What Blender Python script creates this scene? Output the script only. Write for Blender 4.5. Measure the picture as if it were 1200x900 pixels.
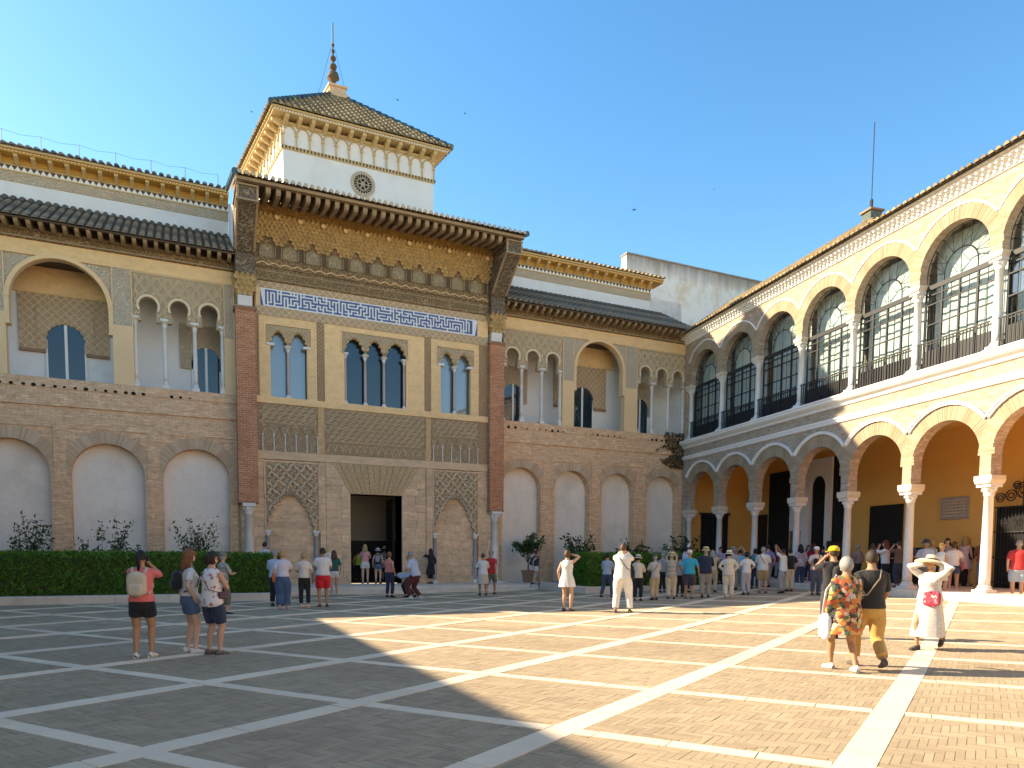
import bpy, bmesh, math, random
import numpy as np
from mathutils import Vector, Matrix, noise
from mathutils.geometry import tessellate_polygon
for o in list(bpy.data.objects): bpy.data.objects.remove(o)
S = bpy.context.scene
COL = S.collection
R = math.radians
random.seed(7); np.random.seed(7)

# ------------------------------------------------------------------ camera
F_, CX_, CY_ = 832.0, 600.0, 708.17
PI_, RO_, YAW_, CAMH = R(-3.92745), R(0.3666), R(24.6824), 1.55
def _axes():
    cp, sp = math.cos(PI_), math.sin(PI_)
    def w(r, f, u): return Vector((r*math.cos(YAW_)+f*math.sin(YAW_), -r*math.sin(YAW_)+f*math.cos(YAW_), u))
    cr, sr = math.cos(RO_), math.sin(RO_)
    return w(cr, -sr*sp, sr*cp), w(-sr, -cr*sp, cr*cp), w(0, cp, sp)
RT, UP, FW = _axes()
CAM = Vector((0, 0, CAMH))
cam = bpy.data.cameras.new('camera'); camo = bpy.data.objects.new('camera', cam); COL.objects.link(camo)
cam.sensor_fit = 'HORIZONTAL'; cam.sensor_width = 36; cam.lens = F_/1200*36
cam.shift_y = (CY_-450)/1200; cam.clip_start = .1; cam.clip_end = 3000
m = Matrix.Identity(4)
for i in range(3):
    m[i][0] = RT[i]; m[i][1] = UP[i]; m[i][2] = -FW[i]; m[i][3] = CAM[i]
camo.matrix_world = m
S.camera = camo
S.render.resolution_x, S.render.resolution_y = 1024, 768

# ------------------------------------------------------------------ sky, sun, exposure
SUN_A, SUN_E = 36.0, 30.5          # light travels towards +x, -y, down
w = bpy.data.worlds.new('World'); S.world = w; w.use_nodes = True
nt = w.node_tree
sky = nt.nodes.new('ShaderNodeTexSky'); sky.sky_type = 'NISHITA'; sky.sun_disc = False
sky.sun_elevation = R(SUN_E); sky.sun_rotation = R(SUN_A-90); sky.altitude = 0
sky.air_density = 1.0; sky.dust_density = 0.3; sky.ozone_density = 1.3
hs = nt.nodes.new('ShaderNodeHueSaturation'); hs.inputs['Saturation'].default_value = 1.37
nt.links.new(sky.outputs[0], hs.inputs['Color']); nt.links.new(hs.outputs[0], nt.nodes['Background'].inputs[0])
nt.nodes['Background'].inputs[1].default_value = 0.075
sl = bpy.data.lights.new('sun', 'SUN'); sl.energy = 2.72; sl.angle = R(0.55); sl.color = (1, .915, .77)
so = bpy.data.objects.new('sun', sl); COL.objects.link(so)
d = Vector((math.cos(R(SUN_A))*math.cos(R(SUN_E)), -math.sin(R(SUN_A))*math.cos(R(SUN_E)), -math.sin(R(SUN_E))))
so.rotation_euler = d.to_track_quat('-Z', 'Y').to_euler(); so.location = (-20, 40, 40)
S.view_settings.view_transform = 'Standard'; S.view_settings.look = 'None'
S.view_settings.exposure = 2.32; S.view_settings.gamma = 1; S.view_settings.use_curve_mapping = False
S.view_settings.use_white_balance = True; S.view_settings.white_balance_temperature = 8000; S.view_settings.white_balance_tint = 10
S.render.engine = 'CYCLES'
S.cycles.max_bounces = 8; S.cycles.diffuse_bounces = 6; S.cycles.transparent_max_bounces = 12

# ------------------------------------------------------------------ geometry of the place
def ray(px, py): return FW + RT*((px-CX_)/F_) - UP*((py-CY_)/F_)
def zf(x): return 0.0011*min(max(x-6, 0), 18)**2        # the courtyard rises gently to the right
def gpt(px, py, lift=0.):
    z = 0.
    for i in range(30):
        dd = ray(px, py); p = CAM + dd*((z+lift-CAMH)/dd.z); z = .5*z+.5*zf(p.x)
    return p
def at_y(px, py, Y):
    dd = ray(px, py); return CAM + dd*(Y/dd.y)
def proj(p):
    v = Vector(p)-CAM; c = v.dot(FW); return CX_+F_*v.dot(RT)/c, CY_-F_*v.dot(UP)/c, c
BANG = R(8.33456)
BD = Vector((math.sin(BANG), math.cos(BANG), 0)); BN = Vector((-math.cos(BANG), math.sin(BANG), 0))
B0 = Vector((24.45, 31.0, 0))
MBF = Matrix(((-BD.x, -BN.x, 0, B0.x), (-BD.y, -BN.y, 0, B0.y), (0, 0, 1, 0), (0, 0, 0, 1)))  # arcade frame: x along wall to camera, y into building

# ------------------------------------------------------------------ mesh builder
class MB:
    def __init__(s): s.v = []; s.f = []
    def add(s, vs, fs):
        b = len(s.v); s.v += [tuple(q) for q in vs]; s.f += [tuple(b+i for i in q) for q in fs]; return s
    def box(s, x0, x1, y0, y1, z0, z1):
        return s.add([(x0,y0,z0),(x1,y0,z0),(x1,y1,z0),(x0,y1,z0),(x0,y0,z1),(x1,y0,z1),(x1,y1,z1),(x0,y1,z1)],
                     [(0,1,5,4),(1,2,6,5),(2,3,7,6),(3,0,4,7),(4,5,6,7),(3,2,1,0)])
    def bbox(s, x0, x1, y0, y1, z0, z1, c=.01):       # box with chamfered front edges
        return s.add([(x0,y1,z0),(x1,y1,z0),(x1,y1,z1),(x0,y1,z1),(x0,y0+c,z0),(x1,y0+c,z0),(x1,y0+c,z1),(x0,y0+c,z1),
                      (x0+c,y0,z0+c),(x1-c,y0,z0+c),(x1-c,y0,z1-c),(x0+c,y0,z1-c)],
                     [(0,1,5,4),(1,2,6,5),(2,3,7,6),(3,0,4,7),(4,5,9,8),(5,6,10,9),(6,7,11,10),(7,4,8,11),(8,9,10,11)])
    def quad(s, a, b, c, d): return s.add([a,b,c,d], [(0,1,2,3)])
    def extr(s, poly, y0, y1, back=True):             # (x,z) polygon pushed from y0 to y1
        n = len(poly); vs = [(x,y0,z) for x,z in poly]+[(x,y1,z) for x,z in poly]
        fs = [tuple(range(n))]+([tuple(range(2*n-1,n-1,-1))] if back else [])+[(i,(i+1)%n,n+(i+1)%n,n+i) for i in range(n)]
        return s.add(vs, fs)
    def extx(s, poly, x0, x1):                        # (y,z) polygon pushed from x0 to x1
        n = len(poly); vs = [(x0,y,z) for y,z in poly]+[(x1,y,z) for y,z in poly]
        return s.add(vs, [tuple(range(n)), tuple(range(2*n-1,n-1,-1))]+[(i,(i+1)%n,n+(i+1)%n,n+i) for i in range(n)])
    def plate(s, outer, holes, y0, y1, sides=True):   # wall with openings and their reveals
        loops = [outer]+holes
        flat = [p for l in loops for p in l]
        tr = tessellate_polygon([[Vector((x,z,0)) for x,z in l] for l in loops])
        s.add([(x,y0,z) for x,z in flat], [tuple(t) for t in tr])
        for l in (loops if sides else holes):
            n = len(l); s.add([(x,y0,z) for x,z in l]+[(x,y1,z) for x,z in l], [(i,(i+1)%n,n+(i+1)%n,n+i) for i in range(n)])
        return s
    def tube(s, pts, rad, seg=8, cap=True):
        pts = [Vector(p) for p in pts]; n = len(pts)
        if not hasattr(rad, '__len__'): rad = [rad]*n
        vs = []; prev = None
        for i, p in enumerate(pts):
            t = (pts[min(i+1,n-1)]-pts[max(i-1,0)])
            t = t.normalized() if t.length > 1e-9 else Vector((0,0,1))
            if prev is None:
                a = Vector((0,0,1)) if abs(t.z) < .9 else Vector((1,0,0))
                u = t.cross(a).normalized()
            else:
                u = (prev - t*prev.dot(t))
                u = u.normalized() if u.length > 1e-6 else t.orthogonal().normalized()
            prev = u; v = t.cross(u)
            r = rad[i]; ra, rb = (r if hasattr(r, '__len__') else (r, r))
            for k in range(seg):
                a = 2*math.pi*k/seg; vs.append(p+u*(ra*math.cos(a))+v*(rb*math.sin(a)))
        fs = [(i*seg+k, i*seg+(k+1)%seg, (i+1)*seg+(k+1)%seg, (i+1)*seg+k) for i in range(n-1) for k in range(seg)]
        if cap: fs += [tuple(range(seg-1,-1,-1)), tuple((n-1)*seg+k for k in range(seg))]
        return s.add(vs, fs)
    def lathe(s, prof, cx=0, cy=0, seg=14, sy=1.0):
        n = len(prof)
        vs = [(cx+r*math.cos(2*math.pi*k/seg), cy+sy*r*math.sin(2*math.pi*k/seg), z) for r, z in prof for k in range(seg)]
        fs = [(i*seg+k, i*seg+(k+1)%seg, (i+1)*seg+(k+1)%seg, (i+1)*seg+k) for i in range(n-1) for k in range(seg)]
        fs += [tuple(range(seg-1,-1,-1)), tuple((n-1)*seg+k for k in range(seg))]
        return s.add(vs, fs)
    def xf(s, M): s.v = [tuple(M @ Vector(q)) for q in s.v]; return s
    def mesh(s, name, mat, smooth=False):
        me = bpy.data.meshes.new(name); me.from_pydata(s.v, [], s.f); me.update()
        if mat is not None: me.materials.append(mat)
        if smooth: me.shade_smooth()
        return me
    def build(s, name, mat, parent=None, smooth=False, **kw):
        return link(name, s.mesh(name, mat, smooth), parent, **kw)
def link(name, me, parent=None, label=None, cat=None, group=None, kind=None, loc=None):
    o = bpy.data.objects.new(name, me); COL.objects.link(o)
    if parent is not None: o.parent = parent
    if loc is not None: o.location = loc
    for k, v in (('label', label), ('category', cat), ('group', group), ('kind', kind)):
        if v: o[k] = v
    return o
def thing(name, label, cat, loc=(0,0,0), group=None, mat=None, rz=0):
    o = link(name, None, None, label, cat, group)
    o.empty_display_size = .3
    if mat is not None: o.matrix_world = mat
    else: o.location = loc; o.rotation_euler = (0, 0, rz)
    return o
def copy_tree(o, parent=None):
    c = o.copy(); COL.objects.link(c)
    if parent is not None: c.parent = parent
    for ch in o.children: copy_tree(ch, c)
    return c
def arc(cx, cz, r, a0, a1, n, rz=None):
    rz = rz or r
    return [(cx+r*math.cos(R(a0+(a1-a0)*i/n)), cz+rz*math.sin(R(a0+(a1-a0)*i/n))) for i in range(n+1)]
def arch_open(x0, x1, zb, zs, n=20, rz=None):        # round-headed opening, counter-clockwise from bottom left
    r = (x1-x0)/2
    return [(x0,zb),(x1,zb)]+arc((x0+x1)/2, zs, r, 0, 180, n, rz)
def lobes(base, m=5, k=.55):                          # scalloped curve along a base polyline (bulging to the left of travel)
    out = []
    for (xa,za),(xb,zb) in zip(base[:-1], base[1:]):
        dx, dz = xb-xa, zb-za; l = math.hypot(dx,dz); nx, nz = dz/l, -dx/l
        for i in range(m):
            t = i/m; s = math.sin(math.pi*t)
            out.append((xa+dx*t+nx*s*k*l, za+dz*t+nz*s*k*l))
    out.append(base[-1]); return out
def pointed(x0, x1, zs, za, n):                       # pointed arch base curve from right spring to left spring
    cx = (x0+x1)/2; h = za-zs; r = (x1-x0)/2
    right = []
    for i in range(n+1):
        t = i/n
        right.append((cx+r*(1-t**1.2) if t < 1 else cx, zs+h*math.sin(t*math.pi/2)**.95))
    left = [(2*cx-x, z) for x, z in right[::-1]]
    return right+left[1:]
# ------------------------------------------------------------------ materials
class N:
    def __init__(s, name, rough=.85):
        s.m = bpy.data.materials.new(name); s.m.use_nodes = True; s.t = s.m.node_tree
        s.p = s.t.nodes['Principled BSDF']; s.p.inputs['Roughness'].default_value = rough
        s.p.inputs['Specular IOR Level'].default_value = .3
        s.co = s.n('ShaderNodeTexCoord').outputs['Object']
    def n(s, ty, **kw):
        nd = s.t.nodes.new(ty)
        for k, v in kw.items():
            if k.startswith('_'): setattr(nd, k[1:], v)
            else:
                i = nd.inputs[int(k[1:])] if k[0] == 'i' and k[1:].isdigit() else nd.inputs[k.replace('__', ' ')]
                if hasattr(v, 'links') or isinstance(v, bpy.types.NodeSocket): s.t.links.new(v, i)
                else: i.default_value = v
        return nd
    def map(s, rot=(0,0,0), sc=(1,1,1), co=None):
        return s.n('ShaderNodeMapping', i0=co or s.co, Rotation=rot, Scale=sc).outputs[0]
    def noise(s, scale, detail=4, rough=.6, co=None):
        return s.n('ShaderNodeTexNoise', Vector=co or s.co, Scale=scale, Detail=detail, Roughness=rough).outputs[0]
    def mix(s, fac, a, b, mode='MIX'):
        nd = s.t.nodes.new('ShaderNodeMix'); nd.data_type = 'RGBA'; nd.blend_type = mode
        for i, v in ((0, fac), (6, a), (7, b)):
            if isinstance(v, bpy.types.NodeSocket): s.t.links.new(v, nd.inputs[i])
            else: nd.inputs[i].default_value = v if i == 0 or len(v) == 4 else (*v, 1)
        return nd.outputs[2]
    def ramp(s, fac, *stops):
        nd = s.n('ShaderNodeValToRGB', Fac=fac); cr = nd.color_ramp
        while len(cr.elements) < len(stops): cr.elements.new(.5)
        for e, (p, c) in zip(cr.elements, stops):
            e.position = p; e.color = (*c, 1) if hasattr(c, '__len__') else (c, c, c, 1)
        return nd.outputs[0]
    def math(s, op, a, b=0.):
        return s.n('ShaderNodeMath', _operation=op, i0=a, i1=b).outputs[0]
    def col(s, c): s.t.links.new(c, s.p.inputs['Base Color']) if isinstance(c, bpy.types.NodeSocket) else setattr(s.p.inputs['Base Color'], 'default_value', (*c, 1)); return s
    def bump(s, h, st=.4, dist=.02):
        prev = s.p.inputs['Normal'].links
        b = s.n('ShaderNodeBump', Height=h, Strength=st, Distance=dist)
        if prev: s.t.links.new(prev[0].from_socket, b.inputs['Normal'])
        s.t.links.new(b.outputs[0], s.p.inputs['Normal']); return s
def sh(c, k): return tuple(min(1, x*k) for x in c)
def plain(name, c, rough=.85, var=.18, scale=1.2, bump=.25, fine=40, rnd=0, spot=None):
    a = N(name, rough)
    n1 = a.noise(scale, 5, .65); n2 = a.noise(fine, 3, .6)
    k = a.mix(n1, sh(c, 1-var*1.4), sh(c, 1+var*1.4))
    k = a.mix(a.ramp(n2, (.35, 0.), (.7, 1.)), k, a.mix(1, k, (1-var*.7,)*3, 'MULTIPLY'))
    if spot: k = a.mix(a.ramp(a.noise(scale*.6, 6, .7), (.5, 0.), (.68, spot[1])), k, spot[0])
    if rnd:
        i = a.n('ShaderNodeObjectInfo').outputs['Random']
        k = a.mix(1, k, a.ramp(i, (0., 1-rnd), (1., 1+rnd*.6)), 'MULTIPLY')
    a.col(k)
    if bump: a.bump(n2, bump, .012)
    return a.m
def islands(name, c1, c2, rough=.85, bump=.2, fine=50):
    a = N(name, rough); r = a.n('ShaderNodeNewGeometry').outputs['Random Per Island']
    k = a.mix(r, c1, c2); n2 = a.noise(fine, 3); k = a.mix(n2, a.mix(1, k, (.72,)*3, 'MULTIPLY'), k)
    k = a.mix(a.ramp(a.noise(.45, 7, .72), (.35, 0.), (.7, .75)), k, a.mix(1, k, (.70, .68, .66), 'MULTIPLY'))
    a.col(k).bump(n2, bump, .01); return a.m
def bricks(name, c1, c2, mortar, bw=.27, bh=.062, mo=.009, worn=.5, flat=False, stain=(.2,.16,.11)):
    a = N(name, .9)
    co = a.co if flat else a.map(rot=(R(-90), 0, 0))
    if not flat:
        sx = a.n('ShaderNodeSeparateXYZ', i0=a.co)
        co = a.n('ShaderNodeCombineXYZ', i0=a.math('ADD', sx.outputs[0], sx.outputs[1]), i1=sx.outputs[2]).outputs[0]
    b = a.n('ShaderNodeTexBrick', Vector=co, Color1=(*c1,1), Color2=(*c2,1), Mortar=(*mortar,1), Scale=1., Mortar__Size=mo, Bias=0., Brick__Width=bw, Row__Height=bh)
    n1 = a.noise(.7, 6, .7); n2 = a.noise(26, 4, .65); n3 = a.noise(5, 8, .75); n4 = a.n('ShaderNodeTexNoise', Vector=a.map(sc=(1,1,9)), Scale=1.6, Detail=6., Roughness=.7).outputs[0]
    k = a.mix(a.ramp(n2, (.3, 0.), (.75, worn)), b.outputs[0], mortar)
    k = a.mix(1, k, a.ramp(n3, (.25, .60), (.5, 1.), (.78, 1.28)), 'MULTIPLY')
    k = a.mix(1, k, a.ramp(n4, (.3, .78), (.62, 1.12)), 'MULTIPLY')
    k = a.mix(a.ramp(n1, (.45, 0.), (.72, .55)), k, stain)
    a.col(k).bump(b.outputs[1], -.7, .015); a.bump(n2, .5, .02); a.bump(n3, .5, .03); return a.m
def carve(name, c, dark, scale=9, st=.9, dist=.04, grid=None, rough=.9, mixv=.55):
    a = N(name, rough)
    sx = a.n('ShaderNodeSeparateXYZ', i0=a.co)
    co = a.n('ShaderNodeCombineXYZ', i0=a.math('ADD', sx.outputs[0], sx.outputs[1]), i1=sx.outputs[2]).outputs[0]
    wob = a.n('ShaderNodeTexNoise', Vector=co, Scale=scale*.45, Detail=2.)
    cw = a.mix(.06, co, wob.outputs[1], 'ADD')
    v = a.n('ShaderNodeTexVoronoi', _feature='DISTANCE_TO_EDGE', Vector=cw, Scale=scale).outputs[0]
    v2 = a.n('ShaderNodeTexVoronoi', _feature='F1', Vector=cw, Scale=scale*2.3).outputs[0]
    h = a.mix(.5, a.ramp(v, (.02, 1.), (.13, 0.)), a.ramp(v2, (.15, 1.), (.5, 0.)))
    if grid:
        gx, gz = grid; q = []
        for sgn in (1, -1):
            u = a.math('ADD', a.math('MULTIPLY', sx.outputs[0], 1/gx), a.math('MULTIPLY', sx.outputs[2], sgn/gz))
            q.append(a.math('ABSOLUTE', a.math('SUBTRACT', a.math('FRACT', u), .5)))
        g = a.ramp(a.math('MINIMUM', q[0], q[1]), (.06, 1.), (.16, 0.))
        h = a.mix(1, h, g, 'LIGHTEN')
    k = a.mix(h, dark, c)  # hollows coloured darker, putting relief shade and some dirt into the base
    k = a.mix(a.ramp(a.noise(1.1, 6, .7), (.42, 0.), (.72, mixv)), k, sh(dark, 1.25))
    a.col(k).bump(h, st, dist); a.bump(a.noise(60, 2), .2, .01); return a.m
def stripes(name, c1, c2, freq, axis=2, thr=.5, rough=.9):
    a = N(name, rough); s = a.n('ShaderNodeSeparateXYZ', i0=a.co).outputs[axis]
    f = a.math('FRACT', a.math('MULTIPLY', s, freq)); a.col(a.mix(a.math('GREATER_THAN', f, thr), c1, c2)); return a.m
def floral(name, base, cols, scale=14, thr=.5):
    a = N(name, .9)
    wob = a.n('ShaderNodeTexNoise', Vector=a.co, Scale=scale*1.4, Detail=3.); cw = a.mix(.9/scale, a.co, wob.outputs[1], 'ADD')
    v = a.n('ShaderNodeTexVoronoi', Vector=cw, Scale=scale)
    sp = a.n('ShaderNodeSeparateColor', i0=v.outputs[1])
    st = [((i+.001)/len(cols), c) for i, c in enumerate(cols)]
    nd = a.n('ShaderNodeValToRGB', Fac=sp.outputs[0]); nd.color_ramp.interpolation = 'CONSTANT'
    while len(nd.color_ramp.elements) < len(st): nd.color_ramp.elements.new(.5)
    for e, (p, c) in zip(nd.color_ramp.elements, st): e.position = p; e.color = (*c, 1)
    d2 = a.math('MULTIPLY', v.outputs[0], 1.)
    k = a.mix(a.math('LESS_THAN', d2, thr), base, nd.outputs[0])
    ring = a.math('FRACT', a.math('MULTIPLY', d2, 5.))
    k = a.mix(a.math('MULTIPLY', a.math('LESS_THAN', ring, .35), .35), k, base); a.col(k); return a.m
def glassmat(name, refl=.45, tint=(.02,.03,.04), see=False, rough=.015):
    a = N(name); o = a.t.nodes['Material Output']
    g = a.n('ShaderNodeBsdfGlossy', Color=(.9,.93,.95,1), Roughness=rough)
    b = a.n('ShaderNodeBsdfTransparent', Color=(*tint,1)) if see else a.n('ShaderNodeBsdfDiffuse', Color=(*tint,1))
    bp = a.n('ShaderNodeBump', Height=a.noise(1.3, 2), Strength=.03, Distance=.05); a.t.links.new(bp.outputs[0], g.inputs['Normal'])
    x = a.n('ShaderNodeMixShader', i0=refl, i1=b.outputs[0], i2=g.outputs[0]); a.t.links.new(x.outputs[0], o.inputs[0]); return a.m
def leafmat(name, c1, c2, trans=.25):
    a = N(name, .55); r = a.n('ShaderNodeNewGeometry').outputs['Random Per Island']
    k = a.mix(r, c1, c2); a.col(k); a.p.inputs['Specular IOR Level'].default_value = .4
    o = a.t.nodes['Material Output']; t = a.n('ShaderNodeBsdfTranslucent', Color=k)
    x = a.n('ShaderNodeMixShader', i0=trans, i1=a.p.outputs[0], i2=t.outputs[0]); a.t.links.new(x.outputs[0], o.inputs[0]); return a.m

def ashlar(name, c, rnd, amp=1.):
    a = N(name, .92); st = a.n('ShaderNodeTexNoise', Vector=a.map(sc=(1,1,2.6)), Scale=1.6, Detail=8., Roughness=.7).outputs[0]; n3 = a.noise(7, 8, .75); n2 = a.noise(45, 3, .6)
    k = a.mix(1, c, a.ramp(st, (.28, 1-.32*amp), (.5, 1.), (.72, 1+.22*amp)), 'MULTIPLY'); k = a.mix(1, k, a.ramp(n3, (.25, 1-.24*amp), (.75, 1+.16*amp)), 'MULTIPLY')
    i_ = a.n('ShaderNodeObjectInfo').outputs['Random']; k = a.mix(1, k, a.ramp(i_, (0., 1-rnd), (1., 1+rnd)), 'MULTIPLY')
    a.col(k).bump(n3, .6, .03); a.bump(n2, .4, .012); a.bump(st, .5, .03); return a.m
MT = {}
MT['pave'] = bricks('paving_brick_far', (0.390,0.303,0.200), (0.466,0.364,0.237), (0.324,0.249,0.163), .27, .07, .006, .35, flat=True, stain=(0.314,0.229,0.142))
MT['paver'] = islands('paver', (0.394,0.303,0.197), (0.496,0.386,0.253), .9, .3, 60)
MT['slab'] = plain('marble_slab', (0.745,0.611,0.436), .75, .10, .8, .12, 50, rnd=.10, spot=((0.510,0.437,0.339), .5))
MT['kerb'] = plain('kerb_marble', (0.673,0.582,0.474), .7, .12, 1.0, .15, 40, rnd=.08, spot=((0.428,0.378,0.316), .6))
MT['soil'] = plain('soil', (.14,.10,.07), .95, .3, 4, .6, 30)
MT['wbrick'] = bricks('weathered_brick', (0.697,0.392,0.221), (0.880,0.636,0.388), (0.648,0.404,0.244), .27, .075, .014, .5, stain=(0.747,0.453,0.271))
MT['wvous'] = islands('brick_voussoir', (0.659,0.443,0.281), (0.824,0.618,0.422), .9, .5)
MT['rbrick'] = bricks('red_brick', (.42,.125,.05), (.56,.205,.09), (.50,.31,.20), .25, .085, .016, .2, stain=(.36,.115,.05))
MT['plaster'] = plain('niche_plaster', (.85,.755,.65), .9, .13, .7, .3, 14, spot=((.66,.56,.45), .9))
MT['white'] = plain('whitewash', (.78,.765,.735), .9, .07, .7, .15, 18, spot=((.62,.60,.57), .7))
def stained():
    a = N('stained_whitewash', .92); st = a.n('ShaderNodeTexNoise', Vector=a.map(sc=(1,1,.12)), Scale=2.2, Detail=8., Roughness=.75).outputs[0]
    z = a.n('ShaderNodeSeparateXYZ', i0=a.co).outputs[2]; g = a.n('ShaderNodeMapRange', i0=z, i1=3.9, i2=5.7).outputs[0]
    f = a.ramp(a.math('ADD', a.math('MULTIPLY', g, .62), a.math('MULTIPLY', st, .75)), (.62, 0.), (.98, .85))
    pt = a.ramp(a.noise(.5, 7, .72), (.48, 0.), (.60, .75)); k = a.mix(pt, (.72,.70,.67), (.60,.49,.35)); k = a.mix(a.ramp(a.noise(.9, 6, .7), (.55, 0.), (.64, .5)), k, (.50,.49,.47))
    a.col(a.mix(f, k, (.17,.15,.13))).bump(a.noise(12, 4), .3, .02); return a.m
MT['stained'] = stained()
MT['cream'] = ashlar('cream_stone', (0.862,0.567,0.288), .04, .45)
MT['creamlt'] = plain('cream_plaster', (0.834,0.564,0.309), .88, .10, .8, .15, 30)
MT['ashlar'] = ashlar('ashlar_stone', (0.692,0.475,0.300), .13)
MT['tan'] = ashlar('tan_stone', (0.692,0.480,0.301), .06, .7)
MT['rib'] = plain('carved_rib', (.72,.555,.375), .9, .15, 3, .5, 40)
MT['ribbk'] = carve('carved_ground', (.68,.52,.35), (.48,.36,.235), 8, 1., .06)  # ground toned below the ribs to imitate their self-shadow
MT['lat'] = plain('lattice_rib', (.78,.61,.40), .9, .12, 3, .4, 40)
MT['latbk'] = carve('lattice_ground', (.74,.575,.385), (.54,.405,.26), 9, 1., .05)  # darker than the lattice ribs, standing in for the shadow they cast
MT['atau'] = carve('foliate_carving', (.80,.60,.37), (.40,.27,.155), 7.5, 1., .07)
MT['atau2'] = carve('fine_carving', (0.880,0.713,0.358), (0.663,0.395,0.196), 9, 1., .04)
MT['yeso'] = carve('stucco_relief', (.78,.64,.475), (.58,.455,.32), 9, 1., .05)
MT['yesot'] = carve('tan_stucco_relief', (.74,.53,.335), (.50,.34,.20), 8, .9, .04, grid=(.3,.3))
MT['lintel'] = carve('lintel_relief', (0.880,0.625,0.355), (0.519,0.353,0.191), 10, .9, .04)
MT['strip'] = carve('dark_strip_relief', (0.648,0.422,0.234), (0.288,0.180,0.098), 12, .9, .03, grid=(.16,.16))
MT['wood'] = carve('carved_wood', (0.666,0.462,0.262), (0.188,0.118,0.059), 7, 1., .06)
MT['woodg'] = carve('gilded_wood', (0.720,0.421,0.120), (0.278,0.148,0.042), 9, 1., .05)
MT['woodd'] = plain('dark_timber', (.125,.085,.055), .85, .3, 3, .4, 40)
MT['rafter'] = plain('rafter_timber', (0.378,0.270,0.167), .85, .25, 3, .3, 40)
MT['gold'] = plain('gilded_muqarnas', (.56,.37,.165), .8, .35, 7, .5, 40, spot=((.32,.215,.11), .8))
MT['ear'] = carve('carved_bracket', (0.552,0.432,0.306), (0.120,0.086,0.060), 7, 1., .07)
MT['ochre'] = plain('ochre_paint', (.60,.345,.085), .85, .10, 1.5, .1, 30)
MT['ochred'] = plain('ochre_gallery', (.78,.43,.12), .85, .07, .6, .06, 20)
MT['ochpale'] = plain('pale_ochre', (.64,.47,.24), .85, .12, 1.5, .15, 30)
MT['tile'] = islands('roof_tile', (.14,.118,.095), (.38,.315,.245), .9, .5, 20)
MT['tilew'] = islands('warm_roof_tile', (.28,.20,.115), (.50,.37,.20), .9, .4, 30)
MT['tileg'] = islands('glazed_tile', (.02,.06,.14), (.06,.16,.14), .3, .1, 30)
MT['mrtr'] = plain('tile_mortar', (.50,.42,.31), .9, .2, 6, .2, 40)
MT['marble'] = plain('column_marble', (0.720,0.684,0.636), .5, .1, 3, .08, 30, spot=((0.564,0.528,0.504), .5))
MT['marblep'] = plain('pink_marble', (.50,.40,.36), .5, .15, 6, .08, 40, spot=((.38,.28,.25), .5))
MT['marbleg'] = plain('grey_marble', (.36,.35,.37), .5, .15, 6, .08, 40)
MT['twhite'] = plain('white_tile', (0.759,0.747,0.713), .35, .08, 3, .05, 30)
MT['tblue'] = plain('blue_tile', (.10,.14,.32), .4, .3, 6, .05, 30)
MT['bbrick'] = bricks('arcade_brick', (0.348,0.238,0.162), (0.523,0.405,0.309), (0.383,0.304,0.230), .26, .08, .014, .2, stain=(0.436,0.317,0.225))
MT['bvous'] = islands('arcade_voussoir', (.42,.30,.19), (.53,.40,.27), .9, .4)
MT['bwhite'] = plain('white_moulding', (0.842,0.821,0.778), .8, .05, 1.5, .08, 30, spot=((0.713,0.680,0.626), .4))
MT['impost'] = plain('impost_stone', (.66,.56,.42), .8, .12, 3, .2, 30)
MT['iron'] = plain('black_iron', (.025,.025,.027), .5, .2, 6, .1, 40)
MT['blind'] = plain('window_blind', (.62,.67,.65), .9, .04, .8, .03, 20)
MT['pane'] = glassmat('gallery_glass', .10, (.95,.98,.97), True)
MT['pale_pane'] = glassmat('curtained_glass', .12, (.20,.25,.28), False)
MT['sky_pane'] = glassmat('portal_glass', .065, (.015,.03,.045), False)
MT['dark'] = plain('dark_interior', (.018,.017,.016), .9, .2, 2, 0, 30)  # near-black colour stands in for the shade inside openings and holes
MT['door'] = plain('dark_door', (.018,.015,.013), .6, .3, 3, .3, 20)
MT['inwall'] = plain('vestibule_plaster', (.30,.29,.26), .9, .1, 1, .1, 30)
MT['terra'] = plain('terracotta', (.33,.19,.115), .85, .15, 3, .2, 30)
MT['bark'] = plain('bark', (.13,.095,.065), .95, .3, 8, .5, 30)
MT['leafh'] = leafmat('hedge_leaf', (.022,.085,.008), (.14,.33,.03))
MT['leafd'] = leafmat('citrus_leaf', (.02,.045,.012), (.06,.11,.03))
MT['vine'] = leafmat('creeper_leaf', (.05,.045,.02), (.16,.13,.06))
MT['panelg'] = carve('greyed_panel', (0.644,0.529,0.368), (0.287,0.224,0.144), 8, 1., .04)
MT['signw'] = plain('sign_paper', (.70,.70,.68), .6, .03, 2, 0, 20)
MT['plaque'] = plain('stone_plaque', (.33,.31,.28), .8, .12, 3, .4, 14)
MT['azulejo'] = floral('tile_dado', (.10,.12,.10), [(.22,.26,.26),(.05,.10,.12),(.20,.15,.06),(.06,.09,.16)], 9, .35)
def cl(c, v=.12): return plain('cloth', c, .92, v, 5, .25, 70)
SKIN = [plain('skin_light', (.52,.30,.20), .6, .08, 4, .05, 60), plain('skin_tan', (.42,.22,.125), .6, .08, 4, .05, 60), plain('skin_pale', (.58,.37,.27), .6, .08, 4, .05, 60)]
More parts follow.
